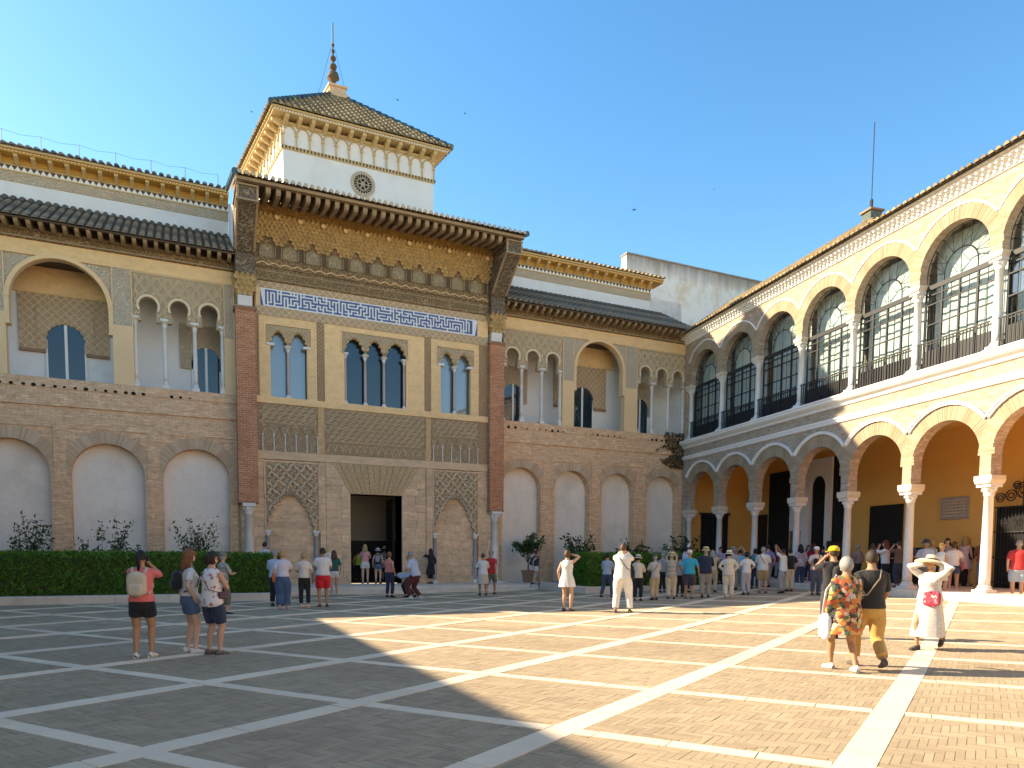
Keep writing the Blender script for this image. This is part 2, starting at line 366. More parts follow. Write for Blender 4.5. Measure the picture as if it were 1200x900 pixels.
# ------------------------------------------------------------------ ground and paving
UD = Vector((math.sin(R(33.64+24.6824)), math.cos(R(33.64+24.6824)), 0)); UN = Vector((-UD.y, UD.x, 0))
VD = Vector((math.sin(R(-62.1236+24.6824)), math.cos(R(-62.1236+24.6824)), 0)); VN = Vector((-VD.y, VD.x, 0))
gm = MB()
xs = [-900,-300,-100,-40,-20,-10,0,6]+[6+1.*i for i in range(1,19)]+[30,40,100,300,900]; ys = [-900,-200,-30,-10,0,10,20,32,60,200,900]
gm.v = [(x,y,zf(x)-.0065) for y in ys for x in xs]; nx = len(xs)
gm.f = [(j*nx+i,j*nx+i+1,(j+1)*nx+i+1,(j+1)*nx+i) for j in range(len(ys)-1) for i in range(nx-1)]
ground = gm.build('ground', MT['pave'], kind='structure')

U_OFF = [-3.9,-1.57]+[.75+2.335*i for i in range(0,13)]; V_OFF = [-1.2-2.27*i for i in range(-2,14)]
UW, VW = .28, .19
def uv_pt(u, v):                       # crossing of UN.p = u and VN.p = v
    det = UN.x*VN.y-UN.y*VN.x
    return Vector(((u*VN.y-v*UN.y)/det, (UN.x*v-VN.x*u)/det, 0))
def in_view(p, mg=40):
    if Vector((p.x,p.y,0)).dot(FW) < 1.0: return False
    x, y, c = proj((p.x,p.y,zf(p.x))); return -mg < x < 1200+mg and y < 900+mg*2
def in_court(p):
    if p.y > 28.0 or (p.x < 3.1 and p.y > 25.0) or (p.x > 13.8 and p.y > 24.1): return False
    return (p-B0).dot(BN) > .75
slabs = []
def strip(P, D, Nn, s0, s1, wd, ln):
    s = s0
    while s < s1:
        l = min(ln*random.uniform(.82,1.15), s1-s)
        a = P+D*(s+.006); b = P+D*(s+l-.006); c = P+D*(s+l/2)
        if l > .1 and in_court(c) and in_view(c, 150):
            q = [a-Nn*wd/2, b-Nn*wd/2, b+Nn*wd/2, a+Nn*wd/2]
            slabs.append((c.length, q))
        s += l
for u in U_OFF: strip(UN*u, UD, UN, -14, 44, UW, 1.12)
cells_v = sorted(V_OFF)
for v in V_OFF:                        # thin strips run between the wide ones
    us = sorted(U_OFF)
    for ua, ub in zip(us[:-1], us[1:]):
        pa, pb = uv_pt(ua, v), uv_pt(ub, v); L = (pb-pa).length; Dv = (pb-pa)/L
        k = UW/2/abs(Dv.dot(UN))
        strip(pa, Dv, VN if Dv.dot(VD) > 0 else -VN, k, L-k, VW, .62)
slabs.sort(key=lambda t: t[0])
def slab_geo(mb, q, h=.0):
    mb.add([(p.x,p.y,zf(p.x)-.03) for p in q]+[(p.x,p.y,zf(p.x)+h) for p in q], [(4,5,6,7),(0,1,5,4),(1,2,6,5),(2,3,7,6),(3,0,4,7)])
rest = MB()
for i, (dst, q) in enumerate(slabs):
    h = .003+random.uniform(-.002,.002)
    if i < 300:
        mb = MB(); slab_geo(mb, q, h); mb.build('paving_slab', MT['slab'], ground)
    else: slab_geo(rest, q, h)
if rest.v: rest.build('far_slabs', MT['slab'], ground, kind='stuff')

# herringbone bricks between the strips, near the camera
BW = .0675; BL = 4*BW
def clip(poly, Nn, lo, hi):
    for sgn, lim in ((1, hi), (-1, -lo)):
        out = []; n = len(poly)
        for i in range(n):
            a, b = poly[i], poly[(i+1) % n]; da, db = sgn*a.dot(Nn)-lim, sgn*b.dot(Nn)-lim
            if da <= 0: out.append(a)
            if da*db < 0: out.append(a+(b-a)*(da/(da-db)))
        poly = out
        if len(poly) < 3: return []
    return poly
E1 = UD; E2 = Vector((-UD.y, UD.x, 0))
prs = []
NB = 260
uo, vo = sorted(U_OFF), sorted(V_OFF)
def band(val, offs, wd):
    for a, b in zip(offs[:-1], offs[1:]):
        if a <= val <= b: return a+wd/2+.006, b-wd/2-.006
    return None
for k in range(-NB, NB):
    for mI in range(-70, 75):
        ox, oy = (k+4*mI), (-k+4*mI)
        for (x0,y0,x1,y1) in ((ox,oy,ox+4,oy+1),(ox+4,oy,ox+5,oy+4)):
            c = (E1*((x0+x1)/2)+E2*((y0+y1)/2))*BW
            if c.length > 15.5 or c.dot(FW) < 2.5: continue
            if not in_view(c, 60) or not in_court(c): continue
            g = .0021/BW
            pl = [(E1*px+E2*py)*BW for px, py in ((x0+g,y0+g),(x1-g,y0+g),(x1-g,y1-g),(x0+g,y1-g))]
            bu = band(c.dot(UN), uo, UW); bv = band(c.dot(VN), vo, VW)
            if not bu or not bv: continue
            pl = clip(pl, UN, *bu)
            if pl: pl = clip(pl, VN, *bv)
            if len(pl) < 3: continue
            prs.append((c.length, pl))
prs.sort(key=lambda t: t[0])
restb = MB()
def paver(mb, pl):
    h = random.gauss(-.0005, .0009); tx, ty = random.gauss(0,.006), random.gauss(0,.006)
    n = len(pl); c = sum(pl, Vector())/n
    top = [(p.x,p.y,zf(p.x)+h+(p.x-c.x)*tx+(p.y-c.y)*ty) for p in pl]; bot = [(p.x,p.y,zf(p.x)-.02) for p in pl]
    mb.add(top+bot, [tuple(range(n))]+[(i,(i+1)%n,n+(i+1)%n,n+i) for i in range(n)])
for i, (dst, pl) in enumerate(prs):
    if i < 300:
        mb = MB(); paver(mb, pl); mb.build('paver', MT['paver'], ground)
    else: paver(restb, pl)
restb.build('herringbone_pavers', MT['paver'], ground, kind='stuff')

# raised beds, apron and gallery step
def kerb(x0, x1, y0, y1, z0, z1, name, label):
    t = thing(name, label, 'kerb', ((x0+x1)/2, y0, z0))
    return t
apron = MB(); apron.box(3.25, 13.9, 28.3, 31.05, -.05, .275)
apron.box(3.25, 13.9, 27.75, 28.297, -.05, .14)
apron_o = apron.build('portal_steps', MT['kerb'], kind='structure')
lb = MB(); lb.box(-14, 3.2, 25.45, 31.45, -.05, .20); lb.build('planting_bed', MT['soil'], kind='structure')
rb = MB(); rb.box(14.6, 24.6, 24.5, 31.45, -.05, .27); rb.build('planting_bed', MT['soil'], kind='structure')
def kerb_run(label, a, b, wd, z0, z1, ln, parent=None):
    a, b = Vector((*a,0)), Vector((*b,0)); L = (b-a).length; D = (b-a)/L; Nn = Vector((-D.y,D.x,0))
    if parent is None: parent = thing('kerb', label, 'kerb', (a.x,a.y,0))
    off = Vector(parent.location); s = 0
    while s < L-.05:
        l = min(ln, L-s); p, q = a+D*(s+.004), a+D*(s+l-.004); r = .0
        mb = MB(); c = .02
        poly = [p, q, q+Nn*wd, p+Nn*wd]; ins = [p+Nn*c, q+Nn*c, q+Nn*(wd-c), p+Nn*(wd-c)]
        mb.add([(k.x-off.x,k.y-off.y,z0-off.z) for k in poly]+[(k.x-off.x,k.y-off.y,z1-c-off.z) for k in poly]+[(k.x-off.x,k.y-off.y,z1-off.z) for k in ins],
               [(0,1,5,4),(1,2,6,5),(2,3,7,6),(3,0,4,7),(4,5,9,8),(5,6,10,9),(6,7,11,10),(7,4,8,11),(8,9,10,11)])
        mb.build('kerb_stone', MT['kerb'], parent); s += l
    return parent
k1 = kerb_run('pale stone kerb in front of the long clipped hedge', (-14,25.05), (3.25,25.05), .42, -.04, .24, 1.5)
kerb_run('', (3.25,25.05), (3.25,27.72), .42, -.04, .241, 1.4, k1)
k2 = kerb_run('white kerb around the hedge near the arcade', (14.3,24.2), (21.6,24.2), .42, 0, .33, 1.2)
kerb_run('', (14.3,28.2), (14.3,24.2), .42, 0, .331, 1.3, k2)
# ------------------------------------------------------------------ shared building pieces
def column(parent, name, x, y, z0, z1, r=.1, mat=None, capm=None, cap=.26, base=.16, capw=None, seg=14):
    mat = mat or MT['marble']; capm = capm or MT['marble']; capw = capw or r*1.9
    t = MB(); zs, ze = z0+base, z1-cap
    t.lathe([(r*1.02,zs),(r,zs+.1*(ze-zs)),(r*.98,zs+.4*(ze-zs)),(r*.86,ze-.03),(r*1.0,ze-.02),(r*1.0,ze)], x, y, seg)
    c = t.build(name, mat, parent, True)
    b = MB(); b.box(x-r*1.55,x+r*1.55,y-r*1.55,y+r*1.55,z0,z0+base*.4)
    b.lathe([(r*1.45,z0+base*.4),(r*1.5,z0+base*.55),(r*1.2,z0+base*.68),(r*1.3,z0+base*.82),(r*1.05,zs)], x, y, seg); b.build('base', capm, c)
    k = MB(); k.lathe([(r*.95,ze),(r*1.05,ze+cap*.1),(r*1.0,ze+cap*.15),(r*1.15,ze+cap*.4),(capw*.92,ze+cap*.68),(capw*.8,ze+cap*.7)], x, y, seg)
    for i in range(8):                              # leaf tips
        a = math.pi/4*i+.39; k.lathe([(.001,ze+cap*.3),(r*.28,ze+cap*.42),(r*.2,ze+cap*.62),(.001,ze+cap*.66)], x+math.cos(a)*r*1.22, y+math.sin(a)*r*1.22, 5)
    w_ = capw; k.box(x-w_,x+w_,y-w_,y+w_,ze+cap*.7,z1); k.build('capital', capm, c)
    return c
def tile_rows(parent, x0, x1, y0, z0, y1, z1, pitch=.28, each=False, mat=None, name='roof_tiles', tl=.42, sheet=None, rad=None):
    mat = mat or MT['tile']; n = int(round((x1-x0)/pitch)); pitch = (x1-x0)/n; rad = rad or pitch*.33
    L = math.hypot(y1-y0, z1-z0); dy, dz = (y1-y0)/L, (z1-z0)/L; ny, nz = -dz, dy
    bed = MB(); bed.quad((x0,y0,z0),(x1,y0,z0),(x1,y1,z1),(x0,y1,z1)); bed.build('tile_bed', sheet or MT['woodd'], parent)
    allm = MB()
    for i in range(n):
        mb = MB() if each else allm; cx = x0+(i+.5)*pitch; s = -.05; jit = random.uniform(-.012,.012)
        while s < L:
            e = min(s+tl, L); vs = []
            for ss, rr, lift in ((s, rad*1.06, .028), (e+.03, rad*.86, .0)):
                for k in range(7):
                    a = math.pi*k/6; hx = rr*math.cos(a); hn = rr*math.sin(a)*.95+lift
                    vs.append((cx+hx+jit, y0+dy*ss+ny*hn, z0+dz*ss+nz*hn))
            mb.add(vs, [(k,k+1,k+8,k+7) for k in range(6)]+[tuple(range(6,-1,-1))]); s = e
        for k2 in range(2):                          # channel tiles between the covers
            pass
        if each: mb.build('tile_row', mat, parent)
    if not each: allm.build(name, mat, parent, kind='stuff')
def pyramid_tiles(parent, corners, apex, pitch, mat, tl=.42):
    # corners: two eave corners, apex: two top points; tile rows climb the slope
    a, b = [Vector(c) for c in corners]; c, d = [Vector(p) for p in apex]
    mb = MB(); ex = (b-a); W = ex.length; ex = ex/W; n = int(W/pitch); top = (c+d)/2
    up0 = (c-a) - ex*(c-a).dot(ex); H = up0.length; up = up0/H; nn = ex.cross(up)
    if nn.z < 0: nn = -nn
    ta, tb = (c-a).dot(ex), (d-a).dot(ex)
    mb.add([a,b,d,c], [(0,1,2,3)])
    rad = pitch*.33
    for i in range(n):
        x = (i+.5)*W/n
        L = H if ta <= x <= tb else (H*x/ta if x < ta else H*(W-x)/(W-tb))
        s = -.05
        while s < L-.05:
            e = min(s+tl, L); vs = []
            for ss, rr, lift in ((s, rad*1.06, .03), (e+.02, rad*.86, 0)):
                for k in range(6):
                    an = math.pi*k/5; vs.append(a+ex*(x+rr*math.cos(an))+up*ss+nn*(rr*math.sin(an)+lift))
            mb.add(vs, [(k,k+1,k+7,k+6) for k in range(5)]+[(5,4,3,2,1,0)]); s = e
    mb.build('roof_tiles', mat, parent, kind='stuff')
def ribs(mb, pts, wd, y0, y1, inside):
    for (xa,za),(xb,zb) in zip(pts[:-1], pts[1:]):
        if not (inside(xa,za) and inside(xb,zb)): continue
        dx, dz = xb-xa, zb-za; l = math.hypot(dx,dz)
        if l < 1e-6: continue
        nx, nz = -dz/l*wd/2, dx/l*wd/2; e = .15*wd/l; xa2, za2, xb2, zb2 = xa-dx*e, za-dz*e, xb+dx*e, zb+dz*e
        mb.add([(xa2+nx,y1,za2+nz),(xa2+nx*.6,y0,za2+nz*.6),(xa2-nx*.6,y0,za2-nz*.6),(xa2-nx,y1,za2-nz),(xb2+nx,y1,zb2+nz),(xb2+nx*.6,y0,zb2+nz*.6),(xb2-nx*.6,y0,zb2-nz*.6),(xb2-nx,y1,zb2-nz)],
               [(0,1,5,4),(1,2,6,5),(2,3,7,6)])
def lattice(x0, x1, z0, z1, cw, ch, wd, y0, y1, inside, double=.0, wave=0.):
    mb = MB(); n = 6
    for sgn in (1, -1):
        k0 = int((z1-z0)/ch)+2
        for k in range(-k0*1-2, int((x1-x0)/cw)+k0+2):
            for dd in ((-double, double) if double else (0,)):
                xs_ = x0+k*cw+dd*cw if sgn > 0 else x0+k*cw+dd*cw
                pts = []; m_ = int((z1-z0)/ch*n)+1
                for i in range(m_+1):
                    t = i/n; z = z0+t*ch; x = xs_+sgn*t*cw/1.0 - (0 if sgn > 0 else 0)
                    x += wave*math.sin(2*math.pi*t*2)*cw
                    pts.append((x, z))
                ribs(mb, pts, wd, y0, y1, lambda a, b: x0 < a < x1 and z0 < b < z1 and inside(a, b))
    return mb
def voussoirs(parent, cx, zs, r0, r1, y, mat, wd=.062, a0=0, a1=180, stilt=0, proud=.006):
    n = int(math.pi*r0*(a1-a0)/180/wd); mb = MB()
    for i in range(n):
        aa, ab = R(a0+(a1-a0)*(i+.07)/n), R(a0+(a1-a0)*(i+.93)/n); p = proud+random.uniform(-.004,.006); rr = r1+random.uniform(-.03,.02)
        q = [(cx+r0*math.cos(aa),zs+r0*math.sin(aa)),(cx+rr*math.cos(aa),zs+rr*math.sin(aa)),(cx+rr*math.cos(ab),zs+rr*math.sin(ab)),(cx+r0*math.cos(ab),zs+r0*math.sin(ab))]
        mb.extr(q, y-p, y+.03, back=False)
    mb.build('voussoirs', mat, parent, kind='stuff')

# ------------------------------------------------------------------ palace wings
def glazed_door(parent, x0, x1, z0, zs, y, mull=True):
    r = (x1-x0)/2; cx = (x0+x1)/2
    base = [(cx+r*math.cos(R(a)), zs+r*1.05*math.sin(R(a))) for a in range(0, 181, 18)]
    op = [(x0,z0),(x1,z0)]+lobes(base, 4, .28)
    g = MB(); g.extr([(x0-.02,z0),(x1+.02,z0),(x1+.02,zs)]+[(cx+(r+.03)*math.cos(R(a)), zs+(r+.05)*1.05*math.sin(R(a))) for a in range(0,181,15)]+[(x0-.02,zs)], y+.02, y+.05)
    d = g.build('glazed_door', MT['sky_pane'], parent)
    f = MB()
    if mull: f.box(cx-.055, cx+.055, y-.03, y+.02, z0, zs+r*.98)
    f.box(x0-.05, x0+.02, y-.03, y+.02, z0, zs); f.box(x1-.02, x1+.05, y-.03, y+.02, z0, zs)
    f.build('frame', MT['bwhite'], d)
    return op
def wing(label, x0, x1, lows, zl, bays, xe0, xe1, back_end, yw=31.4):
    W = thing('palace_wing', label, 'building', ((x0+x1)/2, yw, 0)); off = Vector(W.location)
    class P(MB):                                     # parts are modelled in place, then moved into the wing's own frame
        def build(s, name, mat, parent=None, smooth=False, **kw):
            if parent is W or getattr(parent, 'parent', None) is W or parent is None:
                s.v = [(a-off.x, b-off.y, c) for a, b, c in s.v]
            return MB.build(s, name, mat, parent, smooth, **kw)
    global MB_
    zs_top = zl
    # lower storey: brick piers and round niches
    r = (lows[0][1]-lows[0][0])/2
    edges = [x0]+[ (a[1]+b[0])/2 for a, b in zip(lows[:-1], lows[1:])]+[x1]
    for (a, b), e0, e1 in zip(lows, edges[:-1], edges[1:]):
        rr = (b-a)/2; zs = zs_top-rr; cx = (a+b)/2
        fl, fr = a-.11 if e0 < a-.14 else e0, b+.11 if e1 > b+.14 else e1
        zt = 6.2
        # recessed spandrel field with the arch, framed by the flush piers
        m1 = P(); sp = [(fl,3.85),(a,3.85)]+arc(cx, zs, rr, 180, 0, 24)+[(b,3.85),(fr,3.85),(fr,zt),(fl,zt)]
        m1.extr(sp, yw+.035, yw+.5, back=False); m1.build('spandrel', MT['wbrick'], W)
        vm = P()
        n = int(math.pi*rr/.062)
        for i in range(n):
            aa, ab = math.pi*(i+.07)/n, math.pi*(i+.93)/n; p = .012+random.uniform(-.004,.006); ro = rr+.46+random.uniform(-.04,.03)
            q = [(cx+k*math.cos(t), zs+k*math.sin(t)) for k, t in ((rr,aa),(ro,aa),(ro,ab),(rr,ab))]
            q = [(min(max(x, fl+.01), fr-.01), min(z, zt-.01)) for x, z in q]
            vm.extr(q, yw+.035-p, yw+.06, back=False)
        vm.build('voussoirs', MT['wvous'], W, kind='stuff')
        m2 = P(); pe0 = e0 if e0 > x0 else x0
        m2.box(e0, fl, yw, yw+.5, .15, zt) if fl > e0+.01 else None
        m2.box(fr, e1, yw, yw+.5, .15, zt) if e1 > fr+.01 else None
        m2.box(max(fl,e0), a, yw+.02, yw+.5, .15, 3.85); m2.box(b, min(fr,e1), yw+.02, yw+.5, .15, 3.85)
        m2.build('pier', MT['wbrick'], W)
        m3 = P(); m3.box(a-.05, b+.05, yw+.47, yw+.55, .1, zs_top+.1); m3.build('niche_back', MT['plaster'], W)
    m = P(); m.box(x0, x1, yw, yw+.5, 6.2, 6.97); m.build('wall', MT['wbrick'], W)
    m = P(); m.box(x0, x1, yw-.06, yw+.5, 6.972, 7.06); m.build('string_course', MT['wbrick'], W)
    m = P(); m.box(x0, x1, yw-.02, yw+.5, 7.062, 7.62)
    m.box(x0, x1, yw-.05, yw+.5, 7.622, 7.98); m.build('parapet', MT['wbrick'], W)
    hol = P()                                        # putlog holes and broken corbels under the sill, their shade drawn as near-black discs
    for i in range(int((x1-x0)/.33)):
        if noise.noise(Vector((i*.21,x0,0)))+random.uniform(-.3,.3) > -.08:
            x = x0+.2+i*.33+random.uniform(-.05,.05); s_ = random.uniform(.03,.075)
            hol.lathe([(s_,0),(s_*.9,.02),(.001,.021)], 0, 0, 8); k = len(hol.v)-24
            hol.v[k:] = [(x+px*1.2, yw-.05-.004-pz*.05, 7.68+random.uniform(-.006,.006)+py) for px, py, pz in hol.v[k:]]
    hol.build('putlog_holes', MT['dark'], W, kind='stuff')
    # upper storey: open gallery between stone pilasters
    zt = 12.62
    fl_ = P(); fl_.box(x0, x1, yw+.02, yw+1.75, 7.9, 7.985); fl_.build('gallery_floor', MT['creamlt'], W)
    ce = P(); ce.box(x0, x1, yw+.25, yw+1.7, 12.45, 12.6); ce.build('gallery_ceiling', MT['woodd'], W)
    bk = P(); bk.box(x0, x1, yw+1.62, yw+1.8, 7.9, 12.5); bk.build('gallery_wall', MT['white'], W)
    for xa_, xb_ in ((x0, x0+.2), (x1-.2, x1)):
        m = P(); m.box(xa_, xb_, yw+.37, yw+1.61, 7.99, 12.44); m.build('gallery_end', MT['white'], W)
    for kind, a, b in bays:
        if kind == 'p':
            m = P(); m.box(a, b, yw-.02, yw+.32, 7.982, 10.2); m.build('pilaster', MT['creamlt'], W)
            m = P(); m.box(a+.02, b-.02, yw-.01, yw+.32, 10.202, 12.3); m.build('pilaster_relief', MT['yeso'], W)
            m = P(); m.box(a, a+.035, yw-.03, yw+.1, 10.202, 12.3); m.box(b-.035, b, yw-.03, yw+.1, 10.202, 12.3); m.build('pilaster_edge', MT['creamlt'], W)
        elif kind == 'A':
            cx = (a+b)/2; rr = (b-a)/2-.12; zs = 12.3-rr
            op = [(a+.12,9.95),(b-.12,9.95)]+arc(cx, zs, rr, 0, 180, 26)
            m = P(); m.plate([(a,9.951),(a+.1199,9.951)]+[(x,z) for x,z in arc(cx, zs, rr, 180, 0, 26)]+[(b-.1199,9.951),(b,9.951),(b,zt-.3),(a,zt-.3)], [], yw+.03, yw+.34); m.build('arch_spandrel', MT['yeso'], W)
            m = P(); ring = arc(cx, zs, rr+.14, 0, 180, 30)+arc(cx, zs, rr, 180, 0, 30)
            m.extr(ring, yw-.05, yw+.1); ring = arc(cx, zs, rr+.05, 0, 180, 30)+arc(cx, zs, rr-.012, 180, 0, 30); m.extr(ring, yw-.07, yw+.2)
            for sx in (a, b-.12):
                m.box(sx, sx+.12, yw-.03, yw+.34, 9.9, zs+.01); m.box(sx-.01, sx+.13, yw-.05, yw+.36, 9.78, 9.9)
            m.build('arch_moulding', MT['creamlt'], W)
            # stucco panel and glazed door on the gallery wall
            cxd = cx-.03 if x0 < 5 else cx-.12
            op = glazed_door_w(W, P, cxd-.62, cxd+.62, 7.99, 9.72, yw+1.6)
            m = P(); m.box(a-.3, b+.3, yw+1.53, yw+1.617, 11.45, 12.44); m.build('stucco_band', MT['cream'], W)
            xa, xb = (a+.12, b-.25) if x0 < 5 else (a-.3, cxd+1.45)
            arch_hole = [(cxd-.62,9.35),(cxd+.62,9.35)]+lobes([(cxd+.62*math.cos(R(t)), 9.72+.62*1.0*math.sin(R(t))) for t in range(0,181,18)],4,.28)
            m = P(); m.plate([(xa,9.349),(cxd-.6199,9.349)]+arch_hole[2:][::-1]+[(cxd+.6199,9.349),(xb,9.349),(xb,11.448),(xa,11.448)], [], yw+1.545, yw+1.618); m.build('stucco_panel', MT['yesot'], W)
            m = P(); m.plate([(cxd-.95,9.355),(cxd-.63,9.355)]+[(x,z+.01) for x,z in arch_hole[2:][::-1]]+[(cxd+.63,9.355),(cxd+.95,9.355),(cxd+.95,10.95),(cxd-.95,10.95)], [], yw+1.50, yw+1.6); m.build('door_surround', MT['yesot'], W)
            m = P(); m.box(xa, cxd-.66, yw+1.5, yw+1.62, 9.24, 9.345); m.build('stucco_ledge', MT['terra'], W); m = P(); m.box(cxd+.66, xb, yw+1.5, yw+1.62, 9.24, 9.345); m.build('stucco_ledge', MT['terra'], W)
        elif kind == 'T':
            ww = (b-a); pit = ww/3.0; rr = .325
            cs = [a+pit*(i+.5) for i in range(3)]; holes = []; zs = 11.08
            out = [(a,10.50)]
            for c in cs:
                hs = [(c-rr*.80,10.50),(c-rr*.80,10.72)]+[(c+rr*math.cos(R(t)), zs+rr*math.sin(R(t))) for t in range(212,-33,-15)]+[(c+rr*.80,10.72),(c+rr*.80,10.50)]
                out += hs
            out += [(b,10.50),(b,zt-.32),(a,zt-.32)]
            m = P(); m.plate(out, [], yw+.05, yw+.30); m.build('lattice_panel', MT['latbk'], W)
            def ins(x, z):
                for c in cs:
                    if (x-c)**2+(z-zs)**2 < (rr+.09)**2 or (abs(x-c) < rr*.9 and z < zs): return False
                return True
            g = lattice(a+.04, b-.04, 10.62, zt-.36, .40, .52, .05, yw+.0, yw+.06, ins, double=.10)
            q = P(); q.v, q.f = g.v, g.f; q.build('lattice_ribs', MT['lat'], W, kind='stuff')
            for c in cs:
                m = P(); ring = [(c+(rr+.09)*math.cos(R(t)), zs+(rr+.09)*math.sin(R(t))) for t in range(-32,213,12)]+[(c+rr*math.cos(R(t)), zs+rr*math.sin(R(t))) for t in range(212,-33,-12)]
                m.extr(ring, yw-.01, yw+.1); m.build('arch_moulding', MT['lat'], W)
            m = P(); m.box(a, b, yw-.0, yw+.06, zt-.36, zt-.32); m.build('panel_border', MT['lat'], W)
            colx = [a+.06]+[(cs[0]+cs[1])/2, (cs[1]+cs[2])/2]+[b-.06]
            for cxx in colx: column_w(W, off, cxx, yw+.17, 7.99, 10.66)
            # doorway seen behind the columns
            cxd = cs[2]-.1 if x0 < 5 else cs[0]+.72
            glazed_door_w(W, P, cxd-.5, cxd+.5, 7.99, 9.6, yw+1.6)
            xa, xb = cxd-1.0, cxd+.8
            ah = lobes([(cxd+.5*math.cos(R(t)), 9.6+.5*math.sin(R(t))) for t in range(0,181,20)],4,.28)
            m = P(); m.plate([(xa,9.2),(cxd-.5,9.2)]+ah[::-1]+[(cxd+.5,9.2),(xb,9.2),(xb,11.0),(xa,11.0)], [], yw+1.53, yw+1.618); m.build('stucco_panel', MT['yeso'], W)
    m = P(); m.box(x0, x1, yw-.03, yw+.36, zt-.315, zt+.2); m.build('architrave', MT['cream'], W)
    m = P(); m.box(x0, x1, yw-.10, yw+.4, zt+.202, zt+.62); m.build('wood_frieze', MT['wood'], W)
    m = P(); m.box(x0, x1, yw-.16, yw+.4, zt+.50, zt+.56); m.box(x0, x1, yw-.16, yw+.4, zt+.225, zt+.27); m.build('frieze_moulding', MT['rafter'], W)
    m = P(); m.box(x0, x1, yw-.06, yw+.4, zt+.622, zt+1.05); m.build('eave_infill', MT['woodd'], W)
    ye, ze = yw-.78, 13.30                            # eave
    rm = P()
    n = int((x1-x0)/.36)
    for i in range(n):
        x = x0+(i+.5)*(x1-x0)/n
        rm.extx([(ye+.10,ze-.17),(ye+.03,ze-.10),(ye+.03,ze-.04),(yw+.1,ze+.10),(yw+.1,ze-.19),(ye+.3,ze-.22)], x-.065, x+.065)
    rm.build('rafters', MT['rafter'], W, kind='stuff')
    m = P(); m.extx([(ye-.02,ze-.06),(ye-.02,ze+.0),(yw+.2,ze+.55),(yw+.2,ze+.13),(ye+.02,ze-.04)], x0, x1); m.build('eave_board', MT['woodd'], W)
    yu = 34.0; zu = 15.25
    P_tiles(P, W, x0, x1, ye-.06, ze+.01, yu, zu, .28, True)
    # upper wall, set back, with its painted cornice
    a, b = xe0, xe1
    m = P(); m.box(a, b, yu, yu+.4, 14.6, 15.85); m.build('upper_wall', MT['white'], W)
    if xe1 < x1:
        pass
    m = P(); m.box(a, b, yu-.03, yu+.4, 15.852, 16.22); m.build('upper_frieze', MT['yeso'], W)
    m = P(); m.box(a, b, yu-.06, yu+.4, 16.222, 16.27); m.box(a, b, yu-.08, yu+.4, 16.45, 16.5); m.build('cornice_fillet', MT['ochpale'], W)
    m = P(); m.box(a, b, yu-.05, yu+.4, 16.272, 16.448); m.build('triangle_band', MT['bwhite'], W)
    tr = P(); n = int((b-a)/.21)
    for i in range(n):
        x = a+(i+.5)*(b-a)/n; tr.extr([(x-.10,16.44),(x,16.28),(x+.10,16.44)], yu-.056, yu-.02)
    tr.build('triangle_ornament', MT['woodd'], W, kind='stuff')
    m = P(); m.box(a, b, yu-.12, yu+.4, 16.502, 16.70); m.build('cornice_field', MT['ochre'], W)
    cb = P(); n = int((b-a)/.56)
    for i in range(n):
        x = a+(i+.5)*(b-a)/n
        cb.extx([(yu-.12,16.46),(yu-.2,16.5),(yu-.48,16.62),(yu-.5,16.72),(yu-.1,16.72)], x-.07, x+.07)
    cb.build('corbels', MT['ochpale'], W, kind='stuff')
    m = P(); m.box(a-(.0 if xe0 <= x0 else .5), b+(.45 if xe1 < x1 else 0), yu-.55, yu+.4, 16.702, 16.80); m.build('cornice_soffit', MT['ochre'], W)
    dn = P(); n = int((b-a)/.12)
    for i in range(n):
        x = a+(i+.5)*(b-a)/n; dn.box(x-.035, x+.035, yu-.585, yu-.55, 16.73, 16.78)
    dn.build('dentils', MT['creamlt'], W, kind='stuff')
    m = P(); m.box(a, b+(.45 if xe1 < x1 else 0), yu-.64, yu+.4, 16.802, 16.88); m.build('cornice_board', MT['ochpale'], W)
    P_tiles(P, W, a, b+(.5 if xe1 < x1 else 0), yu-.72, 16.88, yu+4, 18.7, .27, False, MT['tile'] if x0 < 5 else MT['tilew'])
    m = P(); m.box(a, b, yu+.41, yu+6, 14.5, 16.7); m.build('attic_block', MT['white'], W)
    return W
def glazed_door_w(W, P, x0, x1, z0, zs, y):
    r = (x1-x0)/2; cx = (x0+x1)/2
    g = P(); g.extr([(x0,z0),(x1,z0),(x1,zs)]+[(cx+r*1.12*math.cos(R(a)), zs+r*1.12*math.sin(R(a))) for a in range(0,181,15)]+[(x0,zs)], y-.035, y+.01)
    d = g.build('glazed_door', MT['sky_pane'], W); off = W.location
    f = MB(); f.box(cx-.05, cx+.05, y-.07, y-.036, z0, zs+r*1.05); f.box(x0-.06, x0+.005, y-.07, y-.02, z0, zs); f.box(x1-.005, x1+.06, y-.07, y-.02, z0, zs)
    f.v = [(a-off.x, b-off.y, c) for a, b, c in f.v]; f.build('frame', MT['bwhite'], d)
    return None
def column_w(W, off, x, y, z0, z1, r=.085): column(W, 'gallery_column', x-off.x, y-off.y, z0, z1, r, cap=.3, base=.3, capw=.15)
def P_tiles(P, W, x0, x1, y0, z0, y1, z1, pitch, each, mat=None):
    off = W.location; tile_rows(W, x0-off.x, x1-off.x, y0-off.y, z0, y1-off.y, z1, pitch, each, mat)
wing('tan brick palace wing behind the long hedge, with three white niches in view', -9.75, 2.02,
     [(-10.05+.35,-7.6),(-6.98,-4.48),(-3.85,-1.35),(-.72,1.75)], 5.72,
     [('p',-9.75,-9.5),('T',-9.5,-6.3),('p',-6.3,-5.68),('A',-5.68,-2.31),('p',-2.31,-1.62),('T',-1.62,1.62),('p',1.62,2.02)], -9.75, 2.02, False)
